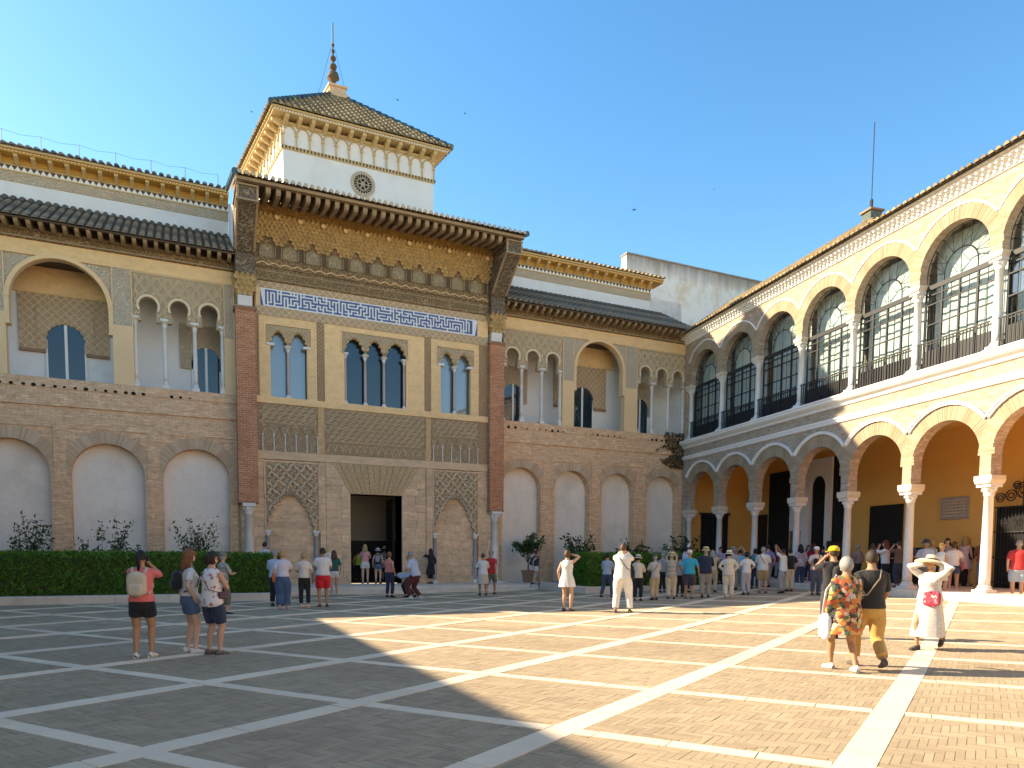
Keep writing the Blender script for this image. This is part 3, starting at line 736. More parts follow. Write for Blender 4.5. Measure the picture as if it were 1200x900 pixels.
wing('tan brick palace wing between portal and arcade, with four white niches', 13.65, 24.75,
     [(13.85,15.96),(16.72,18.73),(19.44,21.42),(22.23,24.25)], 5.82,
     [('T',13.85,17.1),('p',17.1,17.75),('A',17.75,20.72),('p',20.72,21.5),('T',21.5,24.62)], 13.65, 24.05, True)
# ------------------------------------------------------------------ portal of the palace
def placed(W):
    off = Vector(W.location)
    class P(MB):
        def build(s, name, mat, parent=None, smooth=False, **kw):
            s.v = [(a-off.x, b-off.y, c-off.z) for a, b, c in s.v]
            return MB.build(s, name, mat, parent if parent is not None else W, smooth, **kw)
    return P
PO = thing('palace_portal', 'tall carved palace portal with red brick pillars and blue tile frieze', 'building', (7.85, 31, 0)); P = placed(PO)
def bx(name, mat, *b, parent=None): m = P(); m.bbox(*b); return m.build(name, mat, parent)
Y = 31.0
m = P(); m.box(1.7,2.2,31.45,33.9,.1,13.4); m.build('return_wall', MT['tan']); m = P(); m.box(13.4,13.9,31.45,33.9,.1,13.4); m.build('return_wall', MT['tan'])
# core wall pieces (the openings stay open)
def stones(x0, x1, z0, z1, y, ch=.36, lmin=.6, lmax=1.1, cut=None, mat='ashlar'):
    z = z0; n = max(1, round((z1-z0)/ch)); ch = (z1-z0)/n
    for i in range(n):
        za, zb = z0+i*ch, z0+(i+1)*ch; x = x0
        xa0, xb0 = (x0, x1)
        x = xa0
        while x < xb0-.02:
            l = min(random.uniform(lmin,lmax), xb0-x)
            if xb0-x-l < .25: l = xb0-x
            poly = [(x+.005,za+.004),(x+l-.005,za+.004),(x+l-.005,zb-.004),(x+.005,zb-.004)]
            if cut: poly = cut(poly)
            if poly and len(poly) > 2:
                m = P(); m.extr(poly, y-random.uniform(0,.012), y+.12, back=False); m.build('stone', MT[mat])
            x += l
def cutline(xa, za, xb, zb, keep_left):
    def f(poly):
        out = []; n = len(poly)
        def d(p): return ((xb-xa)*(p[1]-za)-(zb-za)*(p[0]-xa))*(1 if keep_left else -1)
        for i in range(n):
            a, b = poly[i], poly[(i+1)%n]; da, db = d(a), d(b)
            if da >= 0: out.append(a)
            if da*db < 0: t = da/(da-db); out.append((a[0]+(b[0]-a[0])*t, a[1]+(b[1]-a[1])*t))
        return out
    return f
bx('wall_core', MT['tan'], 2.1, 5.2, Y+.1, Y+.9, .2, 7.7); bx('wall_core', MT['tan'], 10.25, 13.6, Y+.1, Y+.9, .2, 7.7)
bx('wall_core', MT['tan'], 5.2, 6.53, Y+.1, Y+.9, .2, 7.7); bx('wall_core', MT['tan'], 8.83, 10.25, Y+.1, Y+.9, .2, 7.7); bx('wall_core', MT['tan'], 6.53, 8.83, Y+.1, Y+.9, 4.17, 7.7)
# ashlar around the door
stones(5.5, 6.53, .276, 4.18, Y); stones(8.83, 9.93, .276, 4.18, Y)
stones(5.5, 6.53, 4.18, 5.44, Y, .31, cut=cutline(5.74,5.5,6.53,4.18,False)); stones(8.83, 9.93, 4.18, 5.44, Y, .31, cut=cutline(8.83,4.18,9.68,5.5,False))
# pilaster strips left and right of the centre
for a, b in ((5.24,5.49),(9.94,10.24)): stones(a, b, .276, 5.44, Y-.03, .55, .3, .3)
for a, b in ((2.14,3.02),(12.48,13.5)): stones(a, b, .276, 5.44, Y, .4, .4, .5)
# lintel of joggled voussoirs over the door
n = 13
for i in range(n):
    t0, t1 = i/n, (i+1)/n
    q = [(6.53+2.3*t0+.006,4.185),(6.53+2.3*t1-.006,4.185),(5.76+3.9*t1-.009,5.44),(5.76+3.9*t0+.009,5.44)]
    m = P(); m.extr(q, Y-.02-(.012 if i%2 else 0), Y+.12); m.build('voussoir', MT['lintel'])
# door: reveal, vestibule, open leaf
m = P(); m.box(6.44,6.53,Y-.015,Y+.9,.276,4.2); m.box(8.83,8.9,Y-.015,Y+.9,.276,4.2); m.box(6.44,8.9,Y-.012,Y+.9,4.17,4.19); m.build('door_frame', MT['tan'])
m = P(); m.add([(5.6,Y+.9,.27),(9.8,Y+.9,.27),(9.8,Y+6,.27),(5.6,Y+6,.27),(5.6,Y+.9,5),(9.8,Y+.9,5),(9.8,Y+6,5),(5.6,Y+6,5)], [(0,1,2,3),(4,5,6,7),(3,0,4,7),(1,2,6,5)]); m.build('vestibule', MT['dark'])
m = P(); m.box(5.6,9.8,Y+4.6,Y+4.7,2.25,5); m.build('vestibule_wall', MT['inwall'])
m = P(); m.box(5.6,9.8,Y+4.62,Y+4.72,.27,2.249); m.build('vestibule_shade', MT['door'])  # near-black lower half paints the unlit part of the vestibule wall
dl = P(); dl.box(8.62,8.72,Y+.86,Y+2.0,.28,4.1); leaf = dl.build('door_leaf', MT['door'])
st = P()
for i in range(9):
    for j in range(5):
        zz, yy = .6+i*.4, Y+1.0+j*.2; st.box(8.595,8.622,yy-.02,yy+.02,zz-.02,zz+.02)
st.build('door_studs', MT['iron'], leaf, kind='stuff')
# side bays: blind cusped arch under a carved net of lozenges
for xa, xb, ax, az in ((3.02,5.22,4.06,4.02),(10.26,12.47,11.33,4.15)):
    zs = 2.52; l, r = xa+.10, xb-.24 if xa < 5 else xb-.24
    base = pointed(l, r, zs, az, 8); lob = lobes(base, 4, .35)
    out = [(xa,zs),(l-.001,zs)]+lob[::-1]+[(r+.001,zs),(xb,zs),(xb,5.37),(xa,5.37)]
    m = P(); m.plate(out, [], Y-.02, Y+.1); m.build('net_ground', MT['ribbk'])
    bz = sorted(base, key=lambda p: p[0])
    def ins(x, z, bz=bz):
        for (x0_,z0_),(x1_,z1_) in zip(bz[:-1], bz[1:]):
            if x0_ <= x <= x1_+1e-9:
                return z > z0_+(z1_-z0_)*((x-x0_)/max(1e-6,x1_-x0_))+.10
        return True
    for cw, ch, wdt, dep in ((.55,.68,.085,.11),(.55/2,.34,.045,.07)):
        g = lattice(xa+.03, xb-.03, zs+.05, 5.35, cw, ch, wdt, Y-.02-dep, Y-.015, ins, wave=.10 if wdt > .08 else .2)
        q = P(); q.v, q.f = g.v, g.f; q.build('carved_net', MT['rib'], kind='stuff')
    hood = P(); ribs(hood, lob, .09, Y-.12, Y-.01, lambda a, b: True); hood.build('cusped_moulding', MT['rib'])
    bx('net_border', MT['tan'], xa-.02, xa+.05, Y-.06, Y+.05, zs, 5.4); bx('net_border', MT['tan'], xb-.05, xb+.02, Y-.06, Y+.05, zs, 5.4); bx('net_border', MT['tan'], xa+.05, xb-.05, Y-.06, Y+.05, 5.33, 5.4)
    stones(xa+.02, xb-.02, .276, 4.25, Y+.09, .345, .5, .95)
    for cx in (l-.0, r+.09):
        column(PO, 'column', cx-7.85, -.02, .276, 2.54, .085, MT['marbleg'], MT['marble'], .22, .16, .13)
    bx('sill_block', MT['ashlar'], xa+.05, xb-.05, Y-.03, Y+.1, .277, .6)
# carved zone
bx('plain_band', MT['tan'], 2.76, 12.93, Y-.035, Y+.1, 5.445, 5.78)
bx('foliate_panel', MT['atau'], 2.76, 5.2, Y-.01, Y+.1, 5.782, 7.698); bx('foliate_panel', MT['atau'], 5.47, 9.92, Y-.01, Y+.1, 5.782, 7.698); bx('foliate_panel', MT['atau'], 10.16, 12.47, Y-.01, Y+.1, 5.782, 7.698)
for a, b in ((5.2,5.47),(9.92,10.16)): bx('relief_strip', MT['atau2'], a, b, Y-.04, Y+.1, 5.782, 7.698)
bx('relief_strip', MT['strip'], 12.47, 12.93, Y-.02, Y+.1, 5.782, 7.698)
for x0_, n_, pt in ((2.98,6,.438),(10.28,6,.43)):
    for i in range(n_):
        column(PO, 'small_column', x0_+i*pt-7.85, -.05, 5.79, 6.46, .024, MT['marble'], MT['marble'], .10, .06, .052, 8)
    for i in range(n_-1):
        cx = x0_+(i+.5)*pt; base = pointed(cx-.17, cx+.17, 6.46, 6.78, 3); m = P(); ribs(m, lobes(base,4,.3), .05, Y-.07, Y, lambda a,b: True); m.build('blind_arch', MT['rib'])
for x0_, x1_ in ((2.78,5.2),(5.5,9.9),(10.2,12.47)):
    g = lattice(x0_+.02, x1_-.02, 6.85 if x1_-x0_ < 3 else 6.25, 7.68, .31, .37, .034, Y-.055, Y-.005, lambda a, b: True, wave=.34)
    q = P(); q.v, q.f = g.v, g.f; q.build('carved_net', MT['rib'], kind='stuff')
if True:
    m = P()
    for i in range(14):
        cx = 5.6+i*.31; ribs(m, pointed(cx, cx+.31, 5.9, 6.22, 4), .035, Y-.04, Y-.004, lambda a,b: True)
    m.build('blind_arch', MT['rib'])
bx('sill_band', MT['cream'], 2.76, 12.93, Y-.07, Y+.1, 7.70, 7.975)
# window storey
def window(x0, x1, zb, zs, za, cols, frame, panel, glass='sky_pane'):
    nb = len(cols)+1
    xsb = [x0]+cols+[x1]; holes = []
    outer = [(panel[0],zb-.001),(x0,zb-.001)]
    fx0, fx1, fz1 = frame
    top = []
    aps = []
    for i in range(nb):
        a, b = xsb[i]+(.0 if i == 0 else .07), xsb[i+1]-(.0 if i == nb-1 else .07)
        aps.append((a,b))
    # stone field with a square opening, fretted head inside it
    fld = P(); fld.plate([(panel[0],7.98),(panel[1],7.98),(panel[1],11.19),(panel[0],11.19)], [[(x0,zb),(x1,zb),(x1,zs),(fx1,zs),(fx1,fz1),(fx0,fz1),(fx0,zs),(x0,zs)]], Y-.02, Y+.45, sides=True); fld.build('stone_field', MT['cream'])
    head = []
    out = [(fx0,zs)]
    for (a,b) in aps:
        base = pointed(a, b, zs-.02, za-.05, 4); lob = lobes(base, 5, .42)
        out += [(max(x,fx0+.02), z) for x, z in lob[::-1]]
    out += [(fx1,zs),(fx1,fz1),(fx0,fz1)]
    hd = P(); hd.plate(out, [], Y-.005, Y+.22); h_o = hd.build('window_head', MT['latbk'])
    def ins(x, z, aps=aps):
        for a, b in aps:
            c = (a+b)/2; w_ = (b-a)/2
            if abs(x-c) < w_+.03 and z < zs-.02+(za-zs+.05)*(1-(abs(x-c)/(w_+.03))**1.6)+.02: return False
        return True
    g = lattice(fx0+.06, fx1-.06, zs+.04, fz1-.06, .15, .17, .028, Y-.03, Y+.0, ins)
    q = P(); q.v, q.f = g.v, g.f; q.build('fretwork', MT['lat'], kind='stuff')
    dk = P(); dk.plate([(fx0+.05,zs+.03),(fx1-.05,zs+.03),(fx1-.05,fz1-.05),(fx0+.05,fz1-.05)], [], Y+.0, Y+.02); 
    m = P()
    for (a,b) in aps:
        lob = lobes(pointed(a, b, zs-.02, za-.05, 4), 5, .42); ribs(m, lob, .06, Y-.045, Y+.1, lambda p,q: True)
    m.box(fx0-.03,fx0+.03,Y-.045,Y+.1,zs,fz1+.03); m.box(fx1-.03,fx1+.03,Y-.045,Y+.1,zs,fz1+.03); m.box(fx0-.03,fx1+.03,Y-.046,Y+.1,fz1-.0,fz1+.05)
    m.build('window_moulding', MT['cream'])
    gl = P(); gl.box(x0-.02,x1+.02,Y+.30,Y+.33,zb-.02,zs+.9); g_o = gl.build('window', MT[glass])
    fr = P()
    for cx in cols: fr.box(cx-.05,cx+.05,Y+.26,Y+.30,zb,zs+.6)
    fr.box(x0,x1,Y+.24,Y+.30,zb,zb+.04); fr.box(x1-.03,x1,Y+.24,Y+.3,zb,zs+.5); fr.build('frame', MT['iron'], g_o)
    for cx in cols: column(PO, 'window_column', cx-7.85, .10, zb, zs+.03, .062, MT['marblep'], MT['marble'], .24, .14, .12)
    for cx, s_ in ((x0,1),(x1,-1)):
        if nb > 2: column(PO, 'window_column', cx+.06*s_-7.85, .10, zb, zs+.03, .058, MT['marblep'], MT['marble'], .24, .14, .12)
        else: bx('impost', MT['marble'], cx-.16, cx+.16, Y-.06, Y+.2, zs-.03, zs+.075)
window(3.34, 4.79, 7.99, 10.06, 10.68, [4.04], (3.13,4.98,10.86), (2.90,5.19), 'pale_pane')
window(6.33, 9.03, 7.99, 10.10, 10.78, [7.24,8.06], (6.20,9.13,10.96), (5.50,9.87))
window(10.63, 12.08, 7.99, 10.08, 10.70, [11.32], (10.42,12.26,10.88), (10.18,12.48), 'pale_pane')
for a, b in ((5.2,5.49),(9.88,10.17)): bx('relief_strip', MT['strip'], a, b, Y-.03, Y+.1, 7.98, 11.188)
for a, b in ((2.76,2.89),(12.49,12.93)): bx('relief_strip', MT['strip'], a, b, Y-.015, Y+.1, 7.98, 11.5)
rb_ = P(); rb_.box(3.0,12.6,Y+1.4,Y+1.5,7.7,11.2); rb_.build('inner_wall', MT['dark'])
# inscription bands and the blue tile frieze
bx('inscription_band', MT['yesot'], 2.78, 12.93, Y-.05, Y+.1, 11.192, 11.56)
bx('inscription_band', MT['yesot'], 2.78, 12.93, Y-.05, Y+.1, 12.28, 12.545)
bx('band_end', MT['cream'], 2.80, 2.97, Y-.04, Y+.1, 11.562, 12.278); bx('band_end', MT['cream'], 12.40, 12.93, Y-.04, Y+.1, 11.562, 12.278)
fz = P(); fz.bbox(2.972, 12.398, Y-.03, Y+.1, 11.562, 12.278); fzo = fz.build('tile_frieze', MT['twhite'])
kf = P(); U_ = 12.398-2.972; rows = 11; q_ = .716/rows; ncol = int(U_/q_); G = np.ones((rows, ncol), bool)
rng = random.Random(11); G[0,:] = 0; G[rows-1,:] = 0; G[:,:3] = 0; G[:,-3:] = 0     # square kufic reads as a dense maze of upright strokes
gw, gh = (ncol-8)//2, 4; seen = {(0,0)}; stack = [(0,0)]
def cut(a, b): G[2+a[1]+b[1], 4+a[0]+b[0]] = 0
for x in range(gw):
    for y in range(gh): G[2+2*y, 4+2*x] = 0
while stack:
    x, y = stack[-1]; nb = [(x+dx, y+dy) for dx, dy in ((1,0),(-1,0),(0,1),(0,-1),(0,1),(0,-1),(0,1),(0,-1)) if 0 <= x+dx < gw and 0 <= y+dy < gh and (x+dx,y+dy) not in seen]
    if not nb: stack.pop(); continue
    q2 = rng.choice(nb); cut((x,y), q2); seen.add(q2); stack.append(q2)
for x in range(gw):
    if rng.random() < .45: G[1, 4+2*x] = 0
    if rng.random() < .45: G[9, 4+2*x] = 0
sk = -.00
for r_ in range(rows):
    c = 0
    while c < ncol:
        if G[r_, c]:
            e = c
            while e+1 < ncol and G[r_, e+1]: e += 1
            xa, xb = 2.972+c*q_+.006, 2.972+(e+1)*q_-.006; z1 = 12.278-r_*q_
            kf.box(xa-.007, xb+.007, Y-.036, Y-.02, z1-q_-.006, z1+.006); c = e+1
        else: c += 1
kf.extr([(2.98,11.57),(3.10,11.57),(2.98,12.2)], Y-.036, Y-.02); kf.extr([(12.39,11.57),(12.27,11.57),(12.39,12.2)], Y-.036, Y-.02)
kf.build('kufic_lettering', MT['tblue'], fzo, kind='stuff')
bx('backing', MT['tan'], 2.1, 13.6, Y+.45, Y+.9, 11.19, 15.6); bx('backing', MT['tan'], 2.76, 12.93, Y+.1, Y+.46, 11.2, 15.6)
# timber cornice: carved bands, zigzag, small arches, gilded stalactites
bx('carved_beam', MT['wood'], 2.78, 12.93, Y-.10, Y+.1, 12.547, 13.07)
m = P(); m.box(2.78,12.93,Y-.12,Y+.1,12.9,12.94); m.box(2.78,12.93,Y-.12,Y+.1,12.6,12.63); m.build('beam_moulding', MT['rafter'])
bx('carved_beam', MT['wood'], 2.78, 12.93, Y-.14, Y+.1, 13.072, 13.40)
zz = P(); n = 44; xs_ = [2.85+i*(10.0/n) for i in range(n+1)]
ribs(zz, [(x, 13.16+(.1 if i%2 else 0)) for i, x in enumerate(xs_)], .045, Y-.165, Y-.13, lambda a,b: True); zz.build('zigzag', MT['creamlt'])
bx('arcade_panel', MT['wood'], 2.78, 12.93, Y-.11, Y+.1, 13.402, 14.0)
n = 11; pt = 9.95/n
for i in range(n):
    cx = 2.9+pt*(i+.38)
    for c_, w_, h_, mt in ((cx,.27,13.98,'panelg'),(cx+pt/2,.115,13.98,'woodd')):
        m = P(); po = [(c_-w_,13.46),(c_+w_,13.46)]+arc(c_, h_-w_*.75, w_, 0, 180, 10, w_*.75)
        m.extr(po, Y-.135, Y-.1, back=False); m.build('arched_panel', MT[mt])
        m = P(); ribs(m, [(c_+w_,13.46)]+arc(c_, h_-w_*.75, w_, 0, 180, 10, w_*.75)+[(c_-w_,13.46)], .045, Y-.17, Y-.1, lambda a,b: True); m.build('arch_frame', MT['rafter'])
bx('stalactite_bed', MT['wood'], 2.78, 12.93, Y-.16, Y+.1, 14.002, 15.0)
mq = P(); rng = random.Random(5)
def cell(mb, cx, z0, w_, h_, yb, pr):               # one gilded stalactite cell: a small cusped niche that leans forward
    p = [(-.5,0),(-.18,-.22),(.18,-.22),(.5,0),(.36,.62),(0,.92),(-.36,.62)]
    f = [(cx+a*w_, yb-pr*(.35+.65*max(0,b+.22)), z0+b*h_) for a, b in p]; c0 = (cx, yb-pr*.15, z0+.35*h_)
    bk_ = [(a, yb+.1, c+.02) for a, b, c in f]
    n_ = len(p); mb.add(f+[c0]+bk_, [(i,(i+1)%n_,n_) for i in range(n_)]+[(i,(i+1)%n_,n_+1+(i+1)%n_,n_+1+i) for i in range(n_)])
for tier in range(8):
    z0 = 13.98+tier*.125; nn = 55
    for i in range(nn+(tier%2)):
        cx = 2.84+(i+.5-(.5 if tier%2 else 0))*10.02/nn
        ph = abs(((cx-2.9)/pt) % 1 - .38); ph = min(ph, 1-ph)
        if tier < 2 and ph < .26-.10*tier: continue
        cell(mq, cx, z0+rng.uniform(-.02,.02), .19, .19, Y-.13-.05*tier, .12+rng.uniform(-.035,.035))
mq.build('stalactites', MT['gold'], kind='stuff')
n = 11
for i in range(n):
    cx = 3.05+pt*1.0*i+.55; m = P(); m.lathe([(.085,0),(.085,.03),(.06,.035)], 0, 0, 12); m.v = [(cx+a, Y-.60-c, 14.86+b) for a, b, c in m.v]
    m.extr([(cx-.065,14.80),(cx-.05,14.79),(cx+.065,14.92),(cx+.05,14.93)], Y-.645, Y-.63); m.build('shield', MT['creamlt'])
bx('gilded_beam', MT['woodg'], 2.78, 12.93, Y-.62, Y+.1, 15.002, 15.40)
m = P()
for i in range(60): cx = 2.85+i*10.0/59; m.extr([(cx-.07,15.38),(cx,15.46),(cx+.07,15.38)], Y-.66, Y-.5)
m.box(2.78,12.93,Y-.66,Y+.1,15.04,15.08); m.build('beam_cresting', MT['woodg'])
# pillars, capitals, brackets (the ears that carry the great eave)
for xa, xb in ((2.02,2.76),(12.93,13.64)):
    cx = (xa+xb)/2
    m = P(); m.box(xa, xb, Y-.30, Y+.5, 3.66, 11.22); m.build('brick_pillar', MT['rbrick'])
    m = P(); m.box(xa-.03, xb+.03, Y-.33, Y+.5, 11.222, 11.27); m.box(xa-.06, xb+.06, Y-.36, Y+.5, 11.272, 11.36); m.build('pillar_cap', MT['terra']); m = P(); m.box(xa-.02, xb+.02, Y-.32, Y+.4, 3.60, 3.658); m.build('pillar_foot', MT['terra'])
    column(PO, 'column', cx-7.85, -.12, .276, 3.60, .17, MT['marble'], MT['marble'], .42, .2, .25, 18)
    m = P(); m.extx([(Y-.22,11.362),(Y-.20,11.42),(Y-.28,11.78),(Y+.3,11.78),(Y+.3,11.362)], xa+.1, xb-.1); m.build('bracket_capital', MT['marble'])
    for tier in range(4):
        m = P(); k = 3
        for i in range(k+(tier%2)):
            c_ = cx+(i-(k-1+(tier%2))/2)*.2; cell(m, c_, 11.84+tier*.18, .22, .24, Y-.24-.05*tier, .13)
        for s_ in (-1, 1):
            q = MB(); 
            for i in range(3): cell(q, Y-.1+i*.2, 11.84+tier*.18, .22, .24, 0, .13)
            b0 = cx+s_*(.22+.04*tier); m.add([(b0+s_*(-yy), xx, zz_) for xx, yy, zz_ in q.v], q.f)
        m.build('stalactite_corbel', MT['gold'])
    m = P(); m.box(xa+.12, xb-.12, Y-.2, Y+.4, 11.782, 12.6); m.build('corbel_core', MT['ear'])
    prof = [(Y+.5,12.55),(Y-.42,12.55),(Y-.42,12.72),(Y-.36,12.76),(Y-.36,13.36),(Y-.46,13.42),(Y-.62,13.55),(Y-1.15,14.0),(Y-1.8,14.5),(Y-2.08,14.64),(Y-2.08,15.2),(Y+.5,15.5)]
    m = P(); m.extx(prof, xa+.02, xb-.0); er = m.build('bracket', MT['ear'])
    m = P(); pf = prof[5:11]
    for xx in (xa-.01, xb-.05):
        for (ya,za),(yb,zb) in zip(pf[:-1], pf[1:]):
            m.add([(xx,ya-.03,za),(xx+.08,ya-.03,za),(xx+.08,yb-.03,zb),(xx,yb-.03,zb),(xx,ya+.05,za+.05),(xx+.08,ya+.05,za+.05),(xx+.08,yb+.05,zb+.05),(xx,yb+.05,zb+.05)], [(0,1,2,3),(0,3,7,4),(1,2,6,5)])
    m.box(xa-.04, xb+.04, Y-2.12, Y-1.3, 14.62, 14.68); m.box(xa-.04, xb+.04, Y-2.14, Y-.3, 15.14, 15.2); m.build('bracket_edge', MT['rafter'], er)
# great eave
m = P(); n = 27
for i in range(n):
    x = 2.95+(i+.5)*9.86/n
    m.extx([(Y-2.12,15.10),(Y-2.06,15.03),(Y-1.9,15.0),(Y-.5,15.26),(Y-.5,15.5),(Y-2.12,15.24)], x-.085, x+.085)
m.build('rafters', MT['rafter'], kind='stuff')
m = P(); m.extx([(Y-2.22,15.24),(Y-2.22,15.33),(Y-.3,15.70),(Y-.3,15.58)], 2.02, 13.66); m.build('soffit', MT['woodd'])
m = P(); m.box(2.0,13.68,Y-2.3,Y-2.1,15.245,15.36); m.build('fascia', MT['rafter'])
tile_rows(PO, 1.98-7.85, 13.72-7.85, -2.42, 15.37, .2, 16.15, .235, False, MT['tile'])
m = P()
for i in range(50):
    x = 1.98+(i+.5)*11.74/50; m.lathe([(.075,0),(.075,.02),(.05,.03)], 0, 0, 8); k = len(m.v)-24; m.v[k:] = [(x+a, Y-2.47-c, 15.43+b) for a, b, c in m.v[k:]]
m.build('tile_ends', MT['mrtr'], kind='stuff')
m = P()
for s_, x in ((1, 1.95), (-1, 13.75)):
    for i in range(11):
        ya = Y-2.42+i*.38; za = 15.40+i*.38*.298; m.tube([(x,ya,za+.03),(x,ya+.42,za+.12)], [.12,.10], 8)
m.build('ridge_tiles', MT['tileg'], kind='stuff')
m = P(); m.add([(1.98,Y+.2,16.15),(13.72,Y+.2,16.15),(11.6,Y+3,17.2),(4.1,Y+3,17.2),(2.0,Y+.25,15.2),(2.0,Y+3,15.2),(13.7,Y+.25,15.2),(13.7,Y+3,15.2)], [(0,1,2,3)]); m.build('roof_slope', MT['tile'])
m = P(); m.box(2.05,13.62,Y+.9,Y+3.0,13.0,15.55); m.build('attic_wall', MT['white'])
# white side walls between eave and wing roofs
m = P(); m.extx([(Y+.5,13.3),(Y+.5,15.5),(Y+3,16.6),(Y+3,13.3)], 2.03, 2.1); m.build('flank_wall', MT['white']); m = P(); m.extx([(Y+.5,13.3),(Y+.5,15.5),(Y+3,16.6),(Y+3,13.3)], 13.55, 13.62); m.build('flank_wall', MT['white'])

# ------------------------------------------------------------------ tower
TW = thing('roof_tower', 'white square tower with tiled hip roof and finial rising behind the portal', 'tower', (7.82, 34, 15)); P = placed(TW)
tx0, tx1, ty0, ty1 = 4.33, 11.31, 34.0, 41.0
m = P(); m.box(tx0, tx1, ty0, ty1, 15.2, 19.45); m.build('wall', MT['white'])
m = P(); m.box(tx0, tx1, ty0+.0, ty1, 19.62, 20.62); m.build('upper_wall', MT['white'])
m = P(); m.box(tx0-.05, tx1+.05, ty0-.05, ty1, 19.452, 19.618); m.build('band', MT['ochpale'])
ck = P()
for i in range(46):
    x = tx0-.03+i*(7.04/45); ck.box(x-.04,x+.04,ty0-.062,ty0-.04,19.48,19.59)
for i in range(24):
    y = ty0+i*.3; ck.box(tx0-.062,tx0-.04,y-.07,y+.07,19.48,19.59)
ck.build('band_ornament', MT['woodd'], kind='stuff')
n = 12; pt = 6.98/n
for i in range(n+1):
    x = tx0+i*pt; m = P(); m.tube([(x,ty0-.05,19.62),(x,ty0-.05,20.05)], .035, 6); m.box(x-.06,x+.06,ty0-.1,ty0,20.05,20.13); m.build('small_column', MT['ochpale'])
for i in range(n):
    cx = tx0+(i+.5)*pt; m = P(); ribs(m, arc(cx, 20.13, pt/2-.03, 0, 180, 12, .33), .06, ty0-.07, ty0, lambda a,b: True); m.build('blind_arch', MT['ochpale'])
m = P()
for i in range(11):
    y = ty0+i*.62; m.tube([(tx0-.05,y,19.62),(tx0-.05,y,20.05)], .035, 6); m.box(tx0-.1,tx0,y-.06,y+.06,20.05,20.13)
    a_ = arc(y+.31, 20.13, .28, 0, 180, 10, .33); q = MB(); ribs(q, a_, .06, -.07, 0, lambda a,b: True); m.add([(tx0+yy, xx, zz_) for xx, yy, zz_ in q.v], q.f)
m.build('side_arcade', MT['ochpale'], kind='stuff')
m = P(); m.box(tx0-.05, tx1+.05, ty0-.06, ty1, 20.50, 20.62); m.build('cornice_field', MT['ochpale'])
m = P()
for i in range(13):
    x = tx0+.1+i*(6.78/12); m.extx([(ty0-.05,20.42),(ty0-.14,20.47),(ty0-.42,20.62),(ty0-.46,20.74),(ty0,20.74)], x-.08, x+.08)
for i in range(12):
    y = ty0+.1+i*.6; m.extr([(tx0,20.42),(tx0-.14,20.47),(tx0-.42,20.62),(tx0-.46,20.74),(tx0,20.74)], y-.08, y+.08)
m.build('corbels', MT['ochpale'], kind='stuff')
m = P(); m.box(tx0-.5, tx1+.5, ty0-.5, ty1+.5, 20.742, 20.84); m.build('cornice_soffit', MT['ochpale'])
m = P()
for i in range(64): x = tx0-.45+i*(7.88/63); m.box(x-.035,x+.035,ty0-.54,ty0-.5,20.77,20.82)
m.build('dentils', MT['bwhite'], kind='stuff')
m = P(); m.box(tx0-.58, tx1+.58, ty0-.58, ty1+.58, 20.842, 20.92); m.build('cornice_board', MT['ochpale'])
e = .64; o_ = Vector(TW.location); ec = [Vector((tx0-e,ty0-e,20.93))-o_, Vector((tx1+e,ty0-e,20.93))-o_, Vector((tx1+e,ty1+e,20.93))-o_, Vector((tx0-e,ty1+e,20.93))-o_]
ap = [Vector((7.55,37.2,24.2))-o_, Vector((8.1,37.2,24.2))-o_, Vector((8.1,37.7,24.2))-o_, Vector((7.55,37.7,24.2))-o_]
for i in range(4):
    pyramid_tiles(TW, (ec[i], ec[(i+1)%4]), (ap[i], ap[(i+1)%4]), .29, MT['tilew'])
m = MB()
for i in range(4):
    a, b = ec[i], ap[i]; k = int((b-a).length/.36)
    for j in range(k): p0_, p1_ = a+(b-a)*(j/k), a+(b-a)*((j+1.1)/k); m.tube([p0_+Vector((0,0,.06)), p1_+Vector((0,0,.03))], [.13,.10], 7)
m.build('hip_tiles', MT['tileg'], TW, kind='stuff')
m = P(); m.box(7.30,8.35,36.95,37.95,24.1,24.27); m.box(7.42,8.22,37.07,37.85,24.27,24.6); m.box(7.36,8.28,37.0,37.92,24.6,24.7); m.build('roof_lantern', MT['tan'])
fx, fy = 7.72, 37.45
fs_ = lambda z: 24.7+(z-26.05)*.50
m = P(); m.lathe([(r_*.78,fs_(z_)) for r_, z_ in [(.22,26.05),(.16,26.2),(.16,26.9),(.38,27.0),(.36,27.1),(.30,27.5),(.05,27.6),(.05,27.75),(.2,27.9),(.24,28.15),(.17,28.35),(.05,28.45),(.05,28.6),(.17,28.75),(.19,28.95),(.13,29.1),(.05,29.2),(.05,29.35),(.11,29.5),(.11,29.65),(.05,29.75),(.04,30.0),(.10,30.1),(.10,30.25),(.02,30.35)]], fx, fy, 14); m.build('finial', MT['woodd'], smooth=True)
m = P(); m.tube([(fx,fy,26.8),(fx,fy,27.8)], .03, 6); m.build('lightning_rod', MT['iron'])
m = P()
for s_ in (-1, 1): m.tube([(fx+s_*.1,fy,26.6),(fx+s_*.75,fy,24.2)], .008, 4)
m.build('stay_wire', MT['iron'])
ro = P(); rx, rz, ry = 7.87, 18.68, ty0
def ring(mb, r0, r1, y0, y1, n=32):
    mb.extr(arc(rx, rz, r1, 0, 360, n)[:-1], y0, y1) if r0 == 0 else [mb.add([(rx+q*math.cos(t), yy, rz+q*math.sin(t)) for q, yy in ((r0,y0),(r1,y0),(r1,y1),(r0,y1)) for t in (2*math.pi*i/n, 2*math.pi*(i+1)/n)], [(0,1,3,2),(2,3,5,4),(6,7,1,0)]) for i in range(n)]
ring(ro, 0, .44, ry-.012, ry+.02); rob = ro.build('rose_window', MT['dark'])
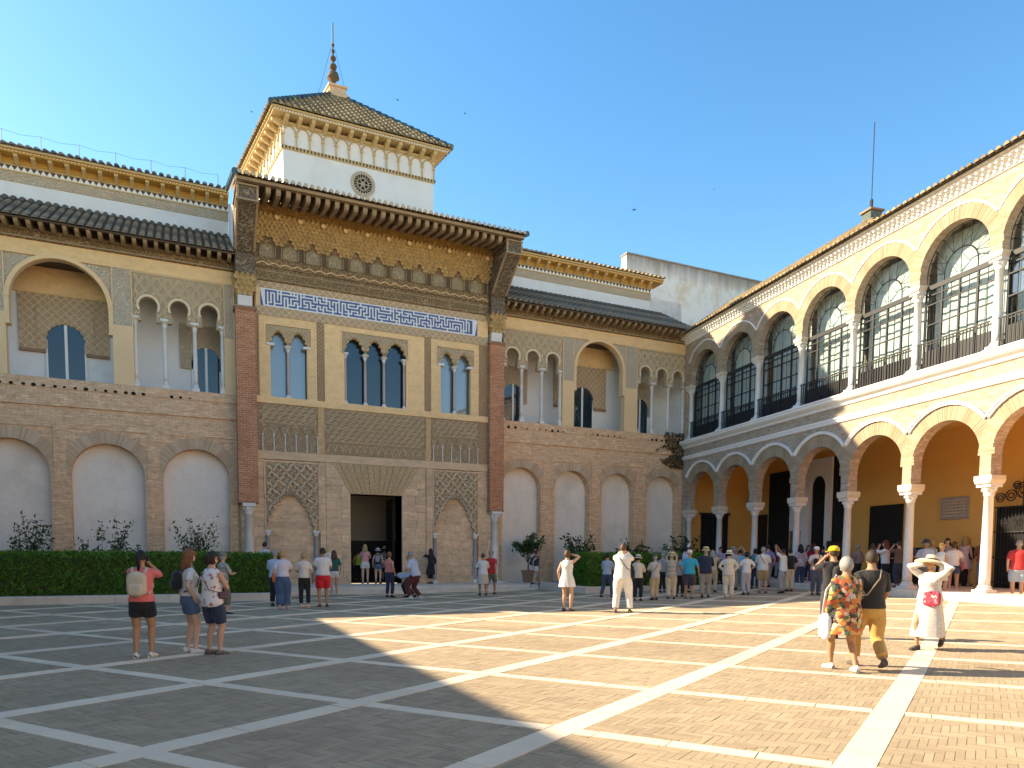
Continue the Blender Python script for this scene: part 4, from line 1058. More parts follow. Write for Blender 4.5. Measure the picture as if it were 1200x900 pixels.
rr = P(); ring(rr, .42, .56, ry-.05, ry); ring(rr, .24, .28, ry-.03, ry); ring(rr, .0, .10, ry-.03, ry)
for i in range(20):
    t = 2*math.pi*i/20; rr.tube([(rx+.26*math.cos(t),ry-.02,rz+.26*math.sin(t)),(rx+.43*math.cos(t),ry-.02,rz+.43*math.sin(t))], .02, 4)
for i in range(6):
    t = 2*math.pi*i/6; rr.tube([(rx+.08*math.cos(t),ry-.02,rz+.08*math.sin(t)),(rx+.25*math.cos(t),ry-.02,rz+.25*math.sin(t))], .03, 4)
rr.build('tracery', MT['yeso'], rob)

for ch in [c for c in TW.children]+[g for c in TW.children for g in c.children]:     # the tower stands slightly askew: its side walls run off to the left
    for v in ch.data.vertices: v.co.x -= .142*v.co.y
# ------------------------------------------------------------------ stained white wall behind the right wing; lightning cable on the left roof
BWL = thing('rear_wall', 'tall stained white wall behind the right wing roof', 'wall', (30, 37, 14)); P = placed(BWL)
m = P(); m.box(24.42, 41, 37, 37.6, 13.5, 19.62); m.build('wall', MT['stained'])
a_ = N('damp_stain', .95); a_.col(a_.mix(a_.noise(5, 5, .7), (.12,.11,.10), (.46,.43,.39))); MT['damp'] = a_.m
m = P(); m.box(24.38,41,36.93,37.65,19.622,19.70); m.build('coping', MT['damp'])
m = P(); m.box(24.05,26.5,34.41,36.99,14,16.2); m.build('link_wall', MT['stained'])
LC = thing('lightning_cable', 'thin lightning cable on short posts along the upper left roof', 'cable', (-4, 35, 17.3)); P = placed(LC)
pts = []
for i in range(9):
    x = -8.6+i*1.28; m = P(); m.tube([(x,34.0,17.3),(x,34.0,17.75)], .012, 4); m.build('post', MT['iron']); pts.append((x,34.0,17.74)); pts.append((x+.64,34.0,17.66))
m = P(); m.tube(pts[:-1], .005, 4); m.build('wire', MT['iron'])
# ------------------------------------------------------------------ two-storey arcade on the right (modelled in its own frame)
AR = thing('arcade_building', 'two-storey brick arcade with white columns and tall glazed arches', 'building', mat=MBF)
def ab(name, mat, *b, parent=None): q = MB(); q.bbox(*b); return q.build(name, mat, parent or AR)
PT = 2.905; TC = [17.5-PT*k for k in range(-3, 7)][::-1]       # column axes along the wall
T0, T1 = -.35, TC[-1]+.25
HW = PT/2-.185
ab('gallery_floor', MT['kerb'], T0-.0, T1, -.02, 4.5, .2, .5)
for i in range(int((T1-T0)/1.6)):
    a = T0+i*1.6; ab('step_stone', MT['kerb'], a+.004, a+1.596, -.62, -.022, .0, .50)
ab('gallery_back_wall', MT['ochred'], T0-.3, T1, 4.4, 4.7, .3, 6.8)
ab('gallery_end_wall', MT['ochred'], T0-.25, T0+.02, .42, 4.4, .3, 6.8)
ab('gallery_end_wall', MT['ochred'], T1, T1+.3, .0, 4.4, .3, 6.8)
ab('gallery_ceiling', MT['ochred'], T0, T1, .42, 4.4, 6.55, 6.7)
for tc in TC:
    column(AR, 'column', tc, .21, .5, 3.80, .148, cap=.34, base=.24, capw=.24, seg=18)
    q = MB(); q.extr([(tc-.24,3.80),(tc+.24,3.80),(tc+.29,3.9),(tc+.29,4.04),(tc-.29,4.04),(tc-.29,3.9)], -.08, .50); q.build('impost', MT['impost'], AR)
def storey(zimp, zsp, ztop, hood, hw, name, hoodt):
    for ta, tb in zip(TC[:-1], TC[1:]):
        c = (ta+tb)/2
        poly = [(ta,zimp),(c-HW,zimp)]+arc(c, zsp, HW, 180, 0, 28)+[(c+HW,zimp),(tb,zimp),(tb,ztop),(ta,ztop)]
        q = MB(); q.extr(poly, 0, .42); q.build(name, MT['bbrick'], AR)
        voussoirs(AR, c, zsp, HW, hood-hw-.01, 0, MT['bvous'], .075)
        aa = math.degrees(math.acos((PT/2)/hood))
        q = MB(); q.extr(arc(c, zsp, hood, aa, 180-aa, 26)+arc(c, zsp, hood-hw, 180-aa, aa, 26), -.075*hoodt, .05); q.build('hood_moulding', MT['bwhite'], AR)
        if hoodt > .9:
            q = MB(); q.extr(arc(c, zsp, hood+.0, aa, 180-aa, 26)+arc(c, zsp, hood-.04, 180-aa, aa, 26), -.11, .05); q.build('hood_lip', MT['bwhite'], AR)
storey(4.042, 4.66, 6.68, 1.85, .11, 'arch_wall', 1)
ab('end_pier', MT['bbrick'], T0, TC[0], 0, .42, 4.042, 6.68); ab('end_pier', MT['bbrick'], T0, TC[0]-.19, .0, .42, .3, 4.04)
q = MB(); q.extx([(.0,6.68),(-.06,6.70),(-.09,6.80),(-.12,6.83),(-.12,6.89),(.2,6.89),(.2,6.68)], T0, T1); q.build('string_course', MT['bwhite'], AR)
ab('brick_band', MT['bbrick'], T0, T1, 0, .42, 6.892, 7.28)
q = MB(); q.extx([(.0,7.282),(-.06,7.30),(-.08,7.38),(-.20,7.46),(-.26,7.52),(-.26,7.60),(-.30,7.62),(-.30,7.68),(.42,7.68),(.42,7.282)], T0, T1); q.build('balcony_ledge', MT['bwhite'], AR)
for tc in TC:
    q = MB(); q.box(tc-.24,tc+.24,-.06,.42,7.682,7.78); q.build('pedestal', MT['bwhite'], AR)
    column(AR, 'upper_column', tc, .18, 7.78, 10.40, .13, cap=.30, base=.2, capw=.20, seg=18)
    q = MB(); q.extr([(tc-.21,10.40),(tc+.21,10.40),(tc+.25,10.48),(tc+.25,10.56),(tc-.25,10.56),(tc-.25,10.48)], -.06, .45); q.build('impost', MT['impost'], AR)
storey(10.562, 10.79, 12.76, 1.755, .055, 'upper_arch_wall', .4)
ab('end_pier', MT['bbrick'], T0, TC[0], 0, .42, 10.562, 12.76); ab('end_pier', MT['bbrick'], T0, TC[0]-.15, 0.0, .42, 7.69, 10.56)
q = MB(); q.extx([(.0,12.762),(-.05,12.78),(-.05,12.86),(-.12,12.90),(-.12,12.95),(-.22,12.98),(-.22,13.03),(-.32,13.05),(-.32,13.10),(.42,13.10),(.42,12.762)], T0, T1); q.build('cornice', MT['bwhite'], AR)
q = MB()
for i in range(int((T1-T0)/.21)):
    t = T0+.1+i*.21; q.box(t-.05,t+.05,-.10,-.04,12.82,12.90); q.box(t+.06,t+.13,-.19,-.11,12.91,12.975); q.box(t-.04,t+.03,-.30,-.21,12.99,13.045)
q.build('dentils', MT['bwhite'], AR, kind='stuff')
ab('eave_board', MT['impost'], T0, T1, -.40, .3, 13.102, 13.17)
tile_rows(AR, T0, T1, -.50, 13.18, 2.5, 13.75, .235, False, MT['tilew'], rad=.085)
# glazing of the upper gallery
def glazing(ta, tb):
    c = (ta+tb)/2; y = .32; a, b = c-HW-.02, c+HW+.02
    f = MB(); zt = 10.46
    def bar(x0, z0, x1, z1, r=.016): f.tube([(x0,y,z0),(x1,y,z1)], r, 4, False)
    f.box(a,b,y-.05,y+.03,zt-.09,zt+.06); f.box(a-.0,a+.05,y-.03,y+.02,7.68,zt); f.box(b-.05,b,y-.03,y+.02,7.68,zt)
    for k in range(1,4): x = a+(b-a)*k/4; f.box(x-.03,x+.03,y-.04,y+.02,7.68,zt)
    for k in (1,3,5,7): x = a+(b-a)*k/8; bar(x, 7.68, x, zt, .016)
    for z in (8.62,9.25,9.9,10.2): f.box(a,b,y-.03,y+.015,z-.02,z+.02)
    R0, R1, zc = .60, HW+.01, 10.79
    f.tube([(x,y,z) for x,z in [(c+R0,zt)]+arc(c, zc-.05, R0, 0, 180, 18)+[(c-R0,zt)]], .024, 4, False)
    f.tube([(x,y,z) for x,z in [(b,zt)]+arc(c, zc, R1, 0, 180, 24)+[(a,zt)]], .03, 4, False)
    pi_ = [(c+R0*math.cos(R(t)), zc-.05+R0*math.sin(R(t))) for t in range(0,181,30)]; po = [(c+R1*math.cos(R(t)), zc+R1*math.sin(R(t))) for t in range(-12,193,17)]
    for j, (xo,zo) in enumerate(po[1:-1]):
        xi, zi = pi_[min(len(pi_)-1, max(0, round(j*6/10)))]; bar(xi, zi, xo, zo, .011)
        if j < len(po)-3: xi2, zi2 = pi_[min(len(pi_)-1, max(0, round((j+1.4)*6/10)))]; bar(xi2, zi2, xo, zo, .009)
    bar(c, zt, c, zc-.05+R0, .012)
    f.box(a,b,y-.005,y+.03,7.69,8.42)
    wnd = f.build('window', MT['iron'], AR)
    g = MB(); g.extr([(a,7.69),(b,7.69),(b,zc)]+arc(c, zc, R1, 0, 180, 24)+[(a,zc)], y+.035, y+.042); g.build('pane', MT['pane'], wnd)
    bl = MB(); n = 24; vs = []
    for k in range(n+1):
        x = a+(b-a)*k/n; yy = y+.42+.018*math.sin(k*1.9); vs += [(x,yy,7.7),(x,yy,12.05)]
    bl.add(vs, [(2*k,2*k+2,2*k+3,2*k+1) for k in range(n)]); bl.build('blind', MT['blind'], wnd)
    r = MB(); yr = .06; r.box(ta+.14,tb-.14,yr-.02,yr+.02,8.60,8.64); r.box(ta+.14,tb-.14,yr-.015,yr+.015,7.74,7.77)
    nb = 22
    for k in range(nb): x = ta+.2+(tb-ta-.4)*k/(nb-1); r.box(x-.013,x+.013,yr-.013,yr+.013,7.69,8.61)
    r.build('railing', MT['iron'], wnd)
for ta, tb in zip(TC[:-1], TC[1:]): glazing(ta, tb)
ab('upper_room', MT['inwall'], T0, T1, 2.6, 2.7, 7.0, 12.9)
ab('upper_room_floor', MT['inwall'], T0, T1, .43, 2.6, 7.3, 7.66)
ab('upper_room_ceiling', MT['inwall'], T0, T1, .43, 2.6, 12.55, 12.75)
ab('upper_room_end', MT['inwall'], T0, T0+.15, .43, 2.6, 7.67, 12.54); ab('corner_fill', MT['creamlt'], T0-1.2, T0-.01, .5, 1.5, .2, 13.0)
# doors, plaque, gate in the gallery
ab('gallery_door', MT['door'], 8.35, 10.15, 4.33, 4.42, .5, 3.82); ab('gallery_door', MT['door'], .15, 1.05, 4.33, 4.42, .5, 3.85)
ab('dark_doorway', MT['dark'], 1.25, 2.85, 4.30, 4.42, .5, 6.0); ab('dark_doorway', MT['dark'], 6.05, 7.0, 4.30, 4.42, .5, 6.3)  # flat near-black slabs paint the shade of open doorways
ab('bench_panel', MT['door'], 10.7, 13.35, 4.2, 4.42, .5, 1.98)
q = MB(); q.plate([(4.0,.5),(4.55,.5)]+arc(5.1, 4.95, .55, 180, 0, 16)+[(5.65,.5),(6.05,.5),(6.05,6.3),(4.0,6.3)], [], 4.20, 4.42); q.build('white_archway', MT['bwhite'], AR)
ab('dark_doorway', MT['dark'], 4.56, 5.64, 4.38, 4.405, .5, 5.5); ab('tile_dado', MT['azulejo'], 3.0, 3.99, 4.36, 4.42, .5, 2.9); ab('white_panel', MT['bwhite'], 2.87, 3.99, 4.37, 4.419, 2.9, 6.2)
pl = ab('wall_plaque', MT['plaque'], 12.0, 13.22, 4.34, 4.42, 3.06, 3.90)
q = MB()
for r_ in range(6):
    z = 3.78-r_*.118; x = 12.1
    while x < 13.1: l = random.uniform(.06,.16); q.box(x, min(x+l,13.12), 4.334, 4.342, z-.022, z+.022); x += l+.04
q.build('carved_lines', MT['tan'], pl, kind='stuff')
cb = MB(); cb.box(7.3,7.75,3.0,3.5,.5,2.3); cab = cb.build('cabinet', MT['iron'], AR)
for k in range(5): q = MB(); q.box(7.27,7.78,2.97,3.52,.7+k*.36,.74+k*.36); q.build('cabinet_shelf', MT['woodd'], cab)
gt = MB()
for k in range(17): x = 14.45+k*.125; gt.tube([(x,4.2,.5),(x,4.2,3.4)], .014, 5)
for z in (.7,1.6,2.5,3.38): gt.box(14.4,16.5,4.18,4.22,z-.02,z+.02)
def scroll(cx, cz, r, s_): return [(cx+s_*r*(1-.8*k/22)*math.cos(k*.55), 4.2, cz+r*(1-.8*k/22)*math.sin(k*.55)) for k in range(23)]
for k in range(4): gt.tube(scroll(14.75+k*.5, 2.85, .14, 1), .012, 4)
for cx, cz, r_ in ((14.6,3.7,.2),(15.0,3.75,.24),(15.45,3.9,.34),(15.9,3.75,.24),(16.3,3.7,.2),(15.2,4.1,.16),(15.7,4.1,.16)):
    gt.tube(scroll(cx, cz, r_, 1), .016, 4); gt.tube(scroll(cx, cz, r_, -1), .016, 4)
gt.tube([(15.45,4.2,3.4),(15.45,4.2,4.6)], .02, 5); gt.build('iron_gate', MT['iron'], AR)
ab('gate_shade', MT['dark'], 14.42, 16.5, 4.28, 4.42, .5, 3.38)  # near-black slab on the wall paints the shade behind the gate bars
# end wall window with grille, lantern
ab('end_window', MT['dark'], T0+.021, T0+.04, 1.15, 2.85, .9, 3.85)
q = MB()
for k in range(8): yy = 1.2+k*.228; q.tube([(T0+.07,yy,.9),(T0+.07,yy,3.85)], .014, 5)
for z in (1.1,2.0,2.9,3.75): q.tube([(T0+.07,1.1,z),(T0+.07,2.9,z)], .018, 5)
q.box(T0+.02,T0+.12,1.05,2.95,3.85,3.95); q.build('window_grille', MT['iron'], AR)
ln = MB(); ln.lathe([(.03,4.2),(.16,4.3),(.18,4.7),(.10,4.85),(.03,5.0)], .6, 3.9, 6); lan = ln.build('wall_lantern', MT['iron'], AR)
q = MB(); q.tube([(.6,3.9,5.0),(.6,3.95,5.2),(.6,4.4,5.2)], .02, 5); q.tube(scrl, .015, 4) if False else None; q.build('lantern_arm', MT['iron'], lan)
# roof ridge with its tiled cap and aerial
a, b, zr = -4.0, 7.1, 16.75
e0 = [Vector((-4,0.3,13.5)), Vector((10.8,.3,13.5)), Vector((10.8,10,13.5)), Vector((-4,10,13.5))]
pyramid_tiles(AR, (e0[0], e0[1]), (Vector((a,5,zr)), Vector((b,5,zr))), .25, MT['tilew'])
pyramid_tiles(AR, (e0[1], e0[2]), (Vector((b,5,zr)), Vector((b,5.02,zr))), .25, MT['tilew'])
q = MB(); q.box(b-.32,b+.22,4.7,5.3,16.5,17.0); q.build('roof_cap', MT['azulejo'], AR)
q = MB(); q.box(b-.40,b+.30,4.62,5.38,17.002,17.08); q.build('roof_cap_lid', MT['terra'], AR)
q = MB(); q.tube([(b-.1,5,17.1),(b-.1,5,20.95)], .02, 6); q.tube([(b-.1,5,17.3),(b-.1,5,17.6)], .07, 6); q.build('aerial', MT['iron'], AR)
q = MB(); q.box(T0,T1,.43,10,13.0,13.1); q.build('roof_deck', MT['tan'], AR)
q = MB(); q.box(T0,T1,9.6,10,.3,13.0); q.build('rear_wall', MT['ochred'], AR)

# ------------------------------------------------------------------ neighbouring building out of frame whose roof shades the left of the court
NB_ = thing('side_building', 'plain low building along the left side of the courtyard', 'building', (-9.8, 5, 0)); P = placed(NB_)
m = P(); m.box(-18,-9.9,-40,30.6,-.1,8.75); m.build('wall', MT['ochpale'])
m = P(); m.box(-30,-9.9,30.9,40,-.1,12.6); m.build('wall', MT['white'])
m = P(); m.extr([(-18.3,8.8),(-9.45,8.8),(-9.4,8.95),(-13.9,10.9)], -40, 30.6); m.build('roof', MT['tile'])
m = P(); m.extx([(30.4,12.62),(30.35,12.75),(35,14.8),(40.3,12.62)], -30, -9.8); m.build('roof', MT['tile'])
for k in range(9):
    y = -6+k*4; m = P(); m.box(-9.91,-9.86,y-.6,y+.6,1.2,3.4); wn = m.build('window', MT['sky_pane']); m = P(); m.box(-9.9,-9.83,y-.7,y+.7,1.1,1.2); m.box(-9.9,-9.83,y-.7,y+.7,3.4,3.5); m.build('sill', MT['bwhite'], wn)

RB = thing('opposite_building', 'pale low building closing the courtyard opposite the palace', 'building', (12, -15, 0)); P = placed(RB)
m = P(); m.box(-9.8,24,-24,-15,-.1,10.6); m.build('wall', MT['white'])
m = P(); m.extx([(-24.4,10.65),(-14.5,10.65),(-14.45,10.8),(-19.5,13.2)], -10.2, 24); m.build('roof', MT['tile'])
for k in range(9):
    x = -6+k*3.4; m = P(); m.box(x-.6,x+.6,-15.05,-14.97,1.2,3.6); wn = m.build('window', MT['sky_pane']); m = P(); m.box(x-.75,x+.75,-15.04,-14.9,1.05,1.18); m.build('sill', MT['bwhite'], wn)
q_ = T1+.3
m = MB(); m.box(q_, q_+22, 0, 6, -.1, 12.8); m.build('plain_wing', MT['bbrick'], AR)
m = MB(); m.extx([(-.5,12.82),(-.55,12.95),(3,14.3),(6.4,12.82)], q_, q_+22); m.build('plain_wing_roof', MT['tilew'], AR)
# ------------------------------------------------------------------ planting
def leafquads(pts, size, rng, flat=.0, elong=1.6):
    mb = MB()
    for p in pts:
        a = Vector((rng.gauss(0,1), rng.gauss(0,1), rng.gauss(0,1)*(1-flat))).normalized(); b = a.orthogonal().normalized()
        b = (Matrix.Rotation(rng.uniform(0,6.28), 3, a) @ b); c = a.cross(b); s = size*rng.uniform(.6,1.3); p = Vector(p)
        mb.add([p-b*s*elong*.5, p+c*s*.32-b*s*.1, p+b*s*elong*.5+a*s*.15, p-c*s*.32-b*s*.1], [(0,1,2,3)])
    return mb
def hedge(label, x0, x1, y0, y1, z0, z1, n, seed):
    rng = random.Random(seed); h = thing('hedge', label, 'hedge', ((x0+x1)/2, y0, z0)); P = placed(h)
    c = P(); c.box(x0+.1,x1-.1,y0+.1,y1-.1,z0,z1-.10); c.build('hedge_core', MT['bark'])  # one solid dark box fills the inside behind the leaves
    pts = []
    ax, ay, az = x1-x0, y1-y0, z1-z0; areas = [ax*az, ax*ay*.8, ay*az, ay*az]
    for i in range(n):
        k = rng.choices(range(4), areas)[0]; u, v = rng.random(), rng.random(); dp = abs(rng.gauss(0,.05))-.035
        if k == 0: x, z = x0+u*ax, z0+v*az; bz = .07*noise.noise(Vector((x*1.4,z*1.4,seed)))+.03*noise.noise(Vector((x*5,z*5,seed))); p = (x, y0+dp+bz, z)
        elif k == 1: x, y = x0+u*ax, y0+v*ay; p = (x, y, z1-dp+.05*noise.noise(Vector((x*1.2,y*1.5,seed)))+.035*noise.noise(Vector((x*5,y*5,seed)))+(.10*rng.random()**6))
        else: y, z = y0+u*ay, z0+v*az; p = ((x0+dp) if k == 2 else (x1-dp), y, z)
        pts.append(p)
    q = leafquads(pts, .062, rng); f = P(); f.v, f.f = q.v, q.f; f.build('foliage', MT['leafh'])
hedge('long clipped green hedge along the left wing of the palace', -11.5, 3.0, 25.62, 27.2, .2, 1.50, 52000, 3)
hedge('short clipped green hedge by the arcade corner behind the tour group', 14.75, 21.4, 24.75, 26.3, .3, 1.60, 26000, 4)
def shrub(name, label, cat, x, y, z0, h, wd, nst, nl, seed, group=None, stem=.012, trunk=None, size=.10):
    rng = random.Random(seed); t = thing(name, label, cat, (x,y,z0), group)
    st = MB(); pts = []; zb = 0
    if trunk: st.tube([(0,0,0),(.02,.01,trunk)], [.035,.03], 7); zb = trunk
    for i in range(nst):
        a = rng.uniform(0,6.28); r = wd*rng.uniform(.35,1); top = Vector((r*math.cos(a), .55*r*math.sin(a), h*rng.uniform(.62,1.0)))
        b0 = Vector((rng.uniform(-.12,.12)*(0 if trunk else 1), rng.uniform(-.06,.06), zb)); mid = b0.lerp(top,.5)+Vector((rng.uniform(-.1,.1),0,.12*h))
        st.tube([b0, b0.lerp(mid,.5), mid, mid.lerp(top,.55), top], [stem,stem*.9,stem*.75,stem*.55,.004], 5)
        for k in range(nl//nst):
            u = rng.uniform(.35,1.05); p = mid.lerp(top,(u-.5)*2) if u > .5 else b0.lerp(mid,u*2)
            pts.append(p+Vector((rng.gauss(0,.085), rng.gauss(0,.085), rng.gauss(0,.085))))
    st.build('trunk', MT['bark'], t); leafquads(pts, size, rng).build('crown', MT['leafd'], t)
    return t
for x, y, h, wd, s, lab in ((-5.0,29.6,2.55,.95,1,'leafy shrub against the niche farthest from the portal'),(-2.62,29.6,2.5,1.15,2,'thin-stemmed shrub in two clumps against a white niche'),(.38,29.6,2.65,1.1,3,'broad shrub against the niche beside the portal pillar')):
    shrub('shrub', lab, 'shrub', x, y, .2, h, wd, 15, 620, s, 'shrubs behind the long hedge', size=.095)
for x, y, h, wd, s, lab in ((16.9,29.2,2.3,1.0,12,'straggly dark shrub beside the potted tree'),(19.8,29.0,2.0,1.2,13,'low dense shrub behind the short hedge'),(22.6,29.0,2.3,1.0,14,'dark shrub in the niche nearest the arcade')):
    shrub('shrub', lab, 'shrub', x, y, .27, h, wd, 14, 640, s, 'shrubs behind the short hedge', size=.13)
pot = thing('plant_pot', 'terracotta pot with a small citrus tree beside the portal column', 'plant pot', (14.75,30.3,.27))
q = MB(); q.lathe([(.20,0),(.22,.04),(.30,.5),(.34,.52),(.34,.6),(.29,.6),(.28,.52),(.05,.5)], 0, 0, 20); q.build('pot', MT['terra'], pot)
q = MB(); q.lathe([(.285,.50),(.27,.53),(.01,.54)], 0, 0, 14); q.build('earth', MT['soil'], pot)
shrub('citrus_tree', 'small citrus tree growing in the terracotta pot', 'tree', 14.75, 30.3, .78, 1.75, .85, 13, 700, 21, trunk=.42, size=.13)
bed = MB(); bed.box(13.95,14.28,28.25,31.0,.0,.268); bed.box(14.2,16.2,29.0,31.4,.262,.278); bed.build('bed_edge', MT['kerb'], kind='structure')
vn = thing('creeper', 'dark creeper hanging on the brick at the arcade corner', 'plant', (24.2,31.3,7.3))
rng = random.Random(9); pts = []
for i in range(2600):
    u = rng.random()**.8; x = 22.7+1.85*u; z = rng.uniform(6.25,8.15)
    if noise.noise(Vector((x*1.6,z*1.6,2)))*.6+u*.9-abs(z-7.3)*.25 < .22: continue
    pts.append((x-24.2, 0.03+rng.gauss(0,.03), z-7.3))
leafquads(pts, .075, rng).build('foliage', MT['vine'], vn)
q = MB()
for k in range(5): q.tube([(.4,0,-1.0),(.3-k*.2,-.02,-.2),(.1-k*.25,-.02,.5)], .012, 4)
q.build('stem', MT['bark'], vn)
sg = thing('information_sign', 'white information sheet on a thin post left of the door', 'sign', (5.42,30.3,.276))
q = MB(); q.box(-.15,.15,-.1,.1,0,.03); q.tube([(0,0,.02),(0,0,.95)], .015, 6); q.build('post', MT['iron'], sg)
q = MB(); q.box(-.155,.155,-.03,-.01,.93,1.32); pn = q.build('panel', MT['signw'], sg)
q = MB()
for k in range(7): q.box(-.12,random.uniform(.02,.12),-.034,-.029,1.26-k*.045,1.272-k*.045)
q.build('printed_lines', MT['iron'], pn, kind='stuff')
for k, (px, py, dst) in enumerate(((466,117,70),(545,133,80),(743,246,60),(1177,310,75),(837,222,90),(295,131,70))):
    p = CAM+ray(px,py)*dst; b = MB(); s = .16
    b.add([(-1.6*s,0,.35*s),(-.5*s,-.2*s,.1*s),(0,-.7*s,0),(.5*s,-.2*s,.1*s),(1.6*s,0,.35*s),(.5*s,.25*s,.08*s),(0,.9*s,0),(-.5*s,.25*s,.08*s),(0,0,.16*s),(0,0,-.14*s)],
          [(0,1,8,7),(1,2,8),(2,3,8),(3,4,5,8),(5,6,8),(6,7,8),(7,1,0),(3,5,4),(1,9,2),(2,9,3),(3,9,5),(5,9,6),(6,9,7),(7,9,1)])
    o = b.build('bird', MT['iron'], label='small dark swift in flight against the blue sky', cat='bird', group='swifts in the sky'); o.location = p; o.rotation_euler = (.2*k,.1,k*1.3)
# ------------------------------------------------------------------ people
CM = {}
def C(c):
    if not isinstance(c, tuple): return c
    if c not in CM:
        a = N('cloth', .92); n1 = a.noise(6, 4, .6); n2 = a.noise(90, 2)
        k = a.mix(n1, sh(c, .86), sh(c, 1.12)); a.col(k); w_ = a.n('ShaderNodeTexNoise', Vector=a.map(sc=(1,1,.35)), Scale=16., Detail=3., Distortion=.6)
        a.bump(w_.outputs[0], .55, .03); a.bump(n2, .15, .004); a.p.inputs['Sheen Weight'].default_value = .15; CM[c] = a.m
    return CM[c]
WHITE, BLACK, NAVY, JEAN, KHAKI, GREY = (.62,.60,.57), (.018,.018,.02), (.03,.04,.075), (.075,.12,.20), (.46,.36,.23), (.26,.26,.27)
CREAM, BEIGE = (.58,.51,.40), (.52,.45,.36)
STRAW = plain('straw', (.62,.46,.22), .85, .12, 6, .4, 120)
HAIR = {k: plain('hair_'+k, c, .55, .3, 12, .6, 90) for k, c in dict(black=(.014,.012,.011), dark=(.035,.022,.015), brown=(.10,.055,.03), red=(.22,.085,.03), blond=(.42,.28,.12), grey=(.30,.29,.28), auburn=(.11,.035,.025)).items()}
FL_A = floral('floral_white', (.66,.64,.62), [(.45,.10,.08),(.20,.16,.28),(.62,.60,.58),(.55,.30,.20),(.6,.6,.6)], 16, .42)
FL_B = floral('floral_tunic', (.07,.05,.045), [(.55,.20,.045),(.60,.34,.10),(.10,.16,.09),(.46,.09,.04),(.05,.05,.05),(.55,.45,.36)], 17, .75)
FL_C = floral('leaf_shirt', (.30,.30,.28), [(.52,.50,.47),(.16,.17,.16),(.40,.36,.30)], 16, .5)
FL_D = floral('plaid_shirt', (.42,.34,.36), [(.20,.10,.14),(.55,.50,.50),(.30,.18,.22)], 22, .5)
FL_R = floral('red_floral_bag', (.42,.05,.08), [(.62,.50,.45),(.30,.02,.05),(.55,.12,.16)], 26, .5)
DOT = floral('polka_dress', (.62,.585,.53), [(.17,.14,.12)], 55, .30)
STR = stripes('striped_knit', (.60,.52,.40), (.10,.10,.09), 22)
PIN = stripes('pin_stripe', (.42,.46,.52), (.26,.31,.38), 40, 0, .6)
def ik(a, b, l1, l2, pole):
    d = b-a; L = min(d.length, (l1+l2)*.999); dn = d.normalized(); b = a+dn*L
    x = (l1*l1-l2*l2+L*L)/(2*L); h = math.sqrt(max(l1*l1-x*x, 0)); p = (pole-dn*pole.dot(dn))
    p = p.normalized() if p.length > 1e-6 else dn.orthogonal()
    return a+dn*x+p*h, b
ARM = dict(down=((.25,.03,.92),(.4,-1,0)), hip=((.16,.03,1.02),(1,-.35,0)), pocket=((.22,.04,.95),(.6,-1,0)), belly=((.05,.24,1.10),(1,-.3,-.4)), cross=((-.05,.21,1.18),(1,0,-.6)),
    cam=((.07,.21,1.53),(.8,.1,-1)), up=((.07,.30,1.80),(.9,.2,-.5)), shade=((.07,.13,1.64),(1,.25,-.15)), point=((.16,.26,1.93),(.5,0,-1)), swf=((.23,.24,.98),(.2,-1,0)), swb=((.25,-.2,.95),(.2,-1,0)),
    hat=((.17,.03,1.63),(1,.3,-.4)), out=((.33,.05,.93),(.5,-1,0)), hold=((.12,.27,1.16),(.8,-.4,-.6)), low=((.10,.30,.72),(.5,-.5,0)))
def loft(mb, secs, seg=16):                       # secs: (x, y, z, rx, ry)
    vs = [(x+rx*math.cos(2*math.pi*k/seg), y+ry*math.sin(2*math.pi*k/seg), z) for x, y, z, rx, ry in secs for k in range(seg)]; n = len(secs)
    mb.add(vs, [(i*seg+k,i*seg+(k+1)%seg,(i+1)*seg+(k+1)%seg,(i+1)*seg+k) for i in range(n-1) for k in range(seg)]+[tuple(range(seg-1,-1,-1)), tuple((n-1)*seg+k for k in range(seg))])
def along(pts, rad, f):                           # cut a limb polyline at fraction f of its length
    L = [(b-a).length for a, b in zip(pts[:-1], pts[1:])]; T = sum(L)*f; out = [pts[0]]; ro = [rad[0]]
    for i, l in enumerate(L):
        if T <= l: t = T/l; out.append(pts[i].lerp(pts[i+1], t)); ro.append(rad[i]+(rad[i+1]-rad[i])*t); return out, ro
        out.append(pts[i+1]); ro.append(rad[i+1]); T -= l
    return out, ro
def head_r(dx, dy, dz):
    e = 1/math.sqrt((dx/.074)**2+(dy/.094)**2+(dz/.117)**2)
    if dz < 0: e *= 1-.16*(dz**2)*(1 if dy > -.2 else 1.6)
    if dy > 0:
        e += .018*math.exp(-((dx/.14)**2+((dz+.16)/.2)**2))*dy          # nose
        e += .007*math.exp(-((dx/.22)**2+((dz+.72)/.2)**2))             # chin
        e -= .006*math.exp(-(((abs(dx)-.36)/.16)**2+((dz-.02)/.14)**2)) # eye sockets
        e += .004*math.exp(-((dx/.2)**2+((dz+.45)/.07)**2))             # lips
    return e
def sphere_pts(fn, nu=22, nv=16):
    vs = []; idx = {}
    for j in range(nv+1):
        ph = -math.pi/2+math.pi*j/nv
        for i in range(nu):
            t = 2*math.pi*i/nu; vs.append((math.cos(ph)*math.cos(t), math.cos(ph)*math.sin(t), math.sin(ph)))
    fs = [(j*nu+i, j*nu+(i+1)%nu, (j+1)*nu+(i+1)%nu, (j+1)*nu+i) for j in range(nv) for i in range(nu)]
    return vs, fs
PENDING = []
def remesh(o, vox, extra=None, smooth=4):
    m = o.modifiers.new('r', 'REMESH'); m.mode = 'VOXEL'; m.voxel_size = vox
    s = o.modifiers.new('s', 'SMOOTH'); s.iterations = smooth; s.factor = .5
    PENDING.append((o, extra))
WIDE = {}
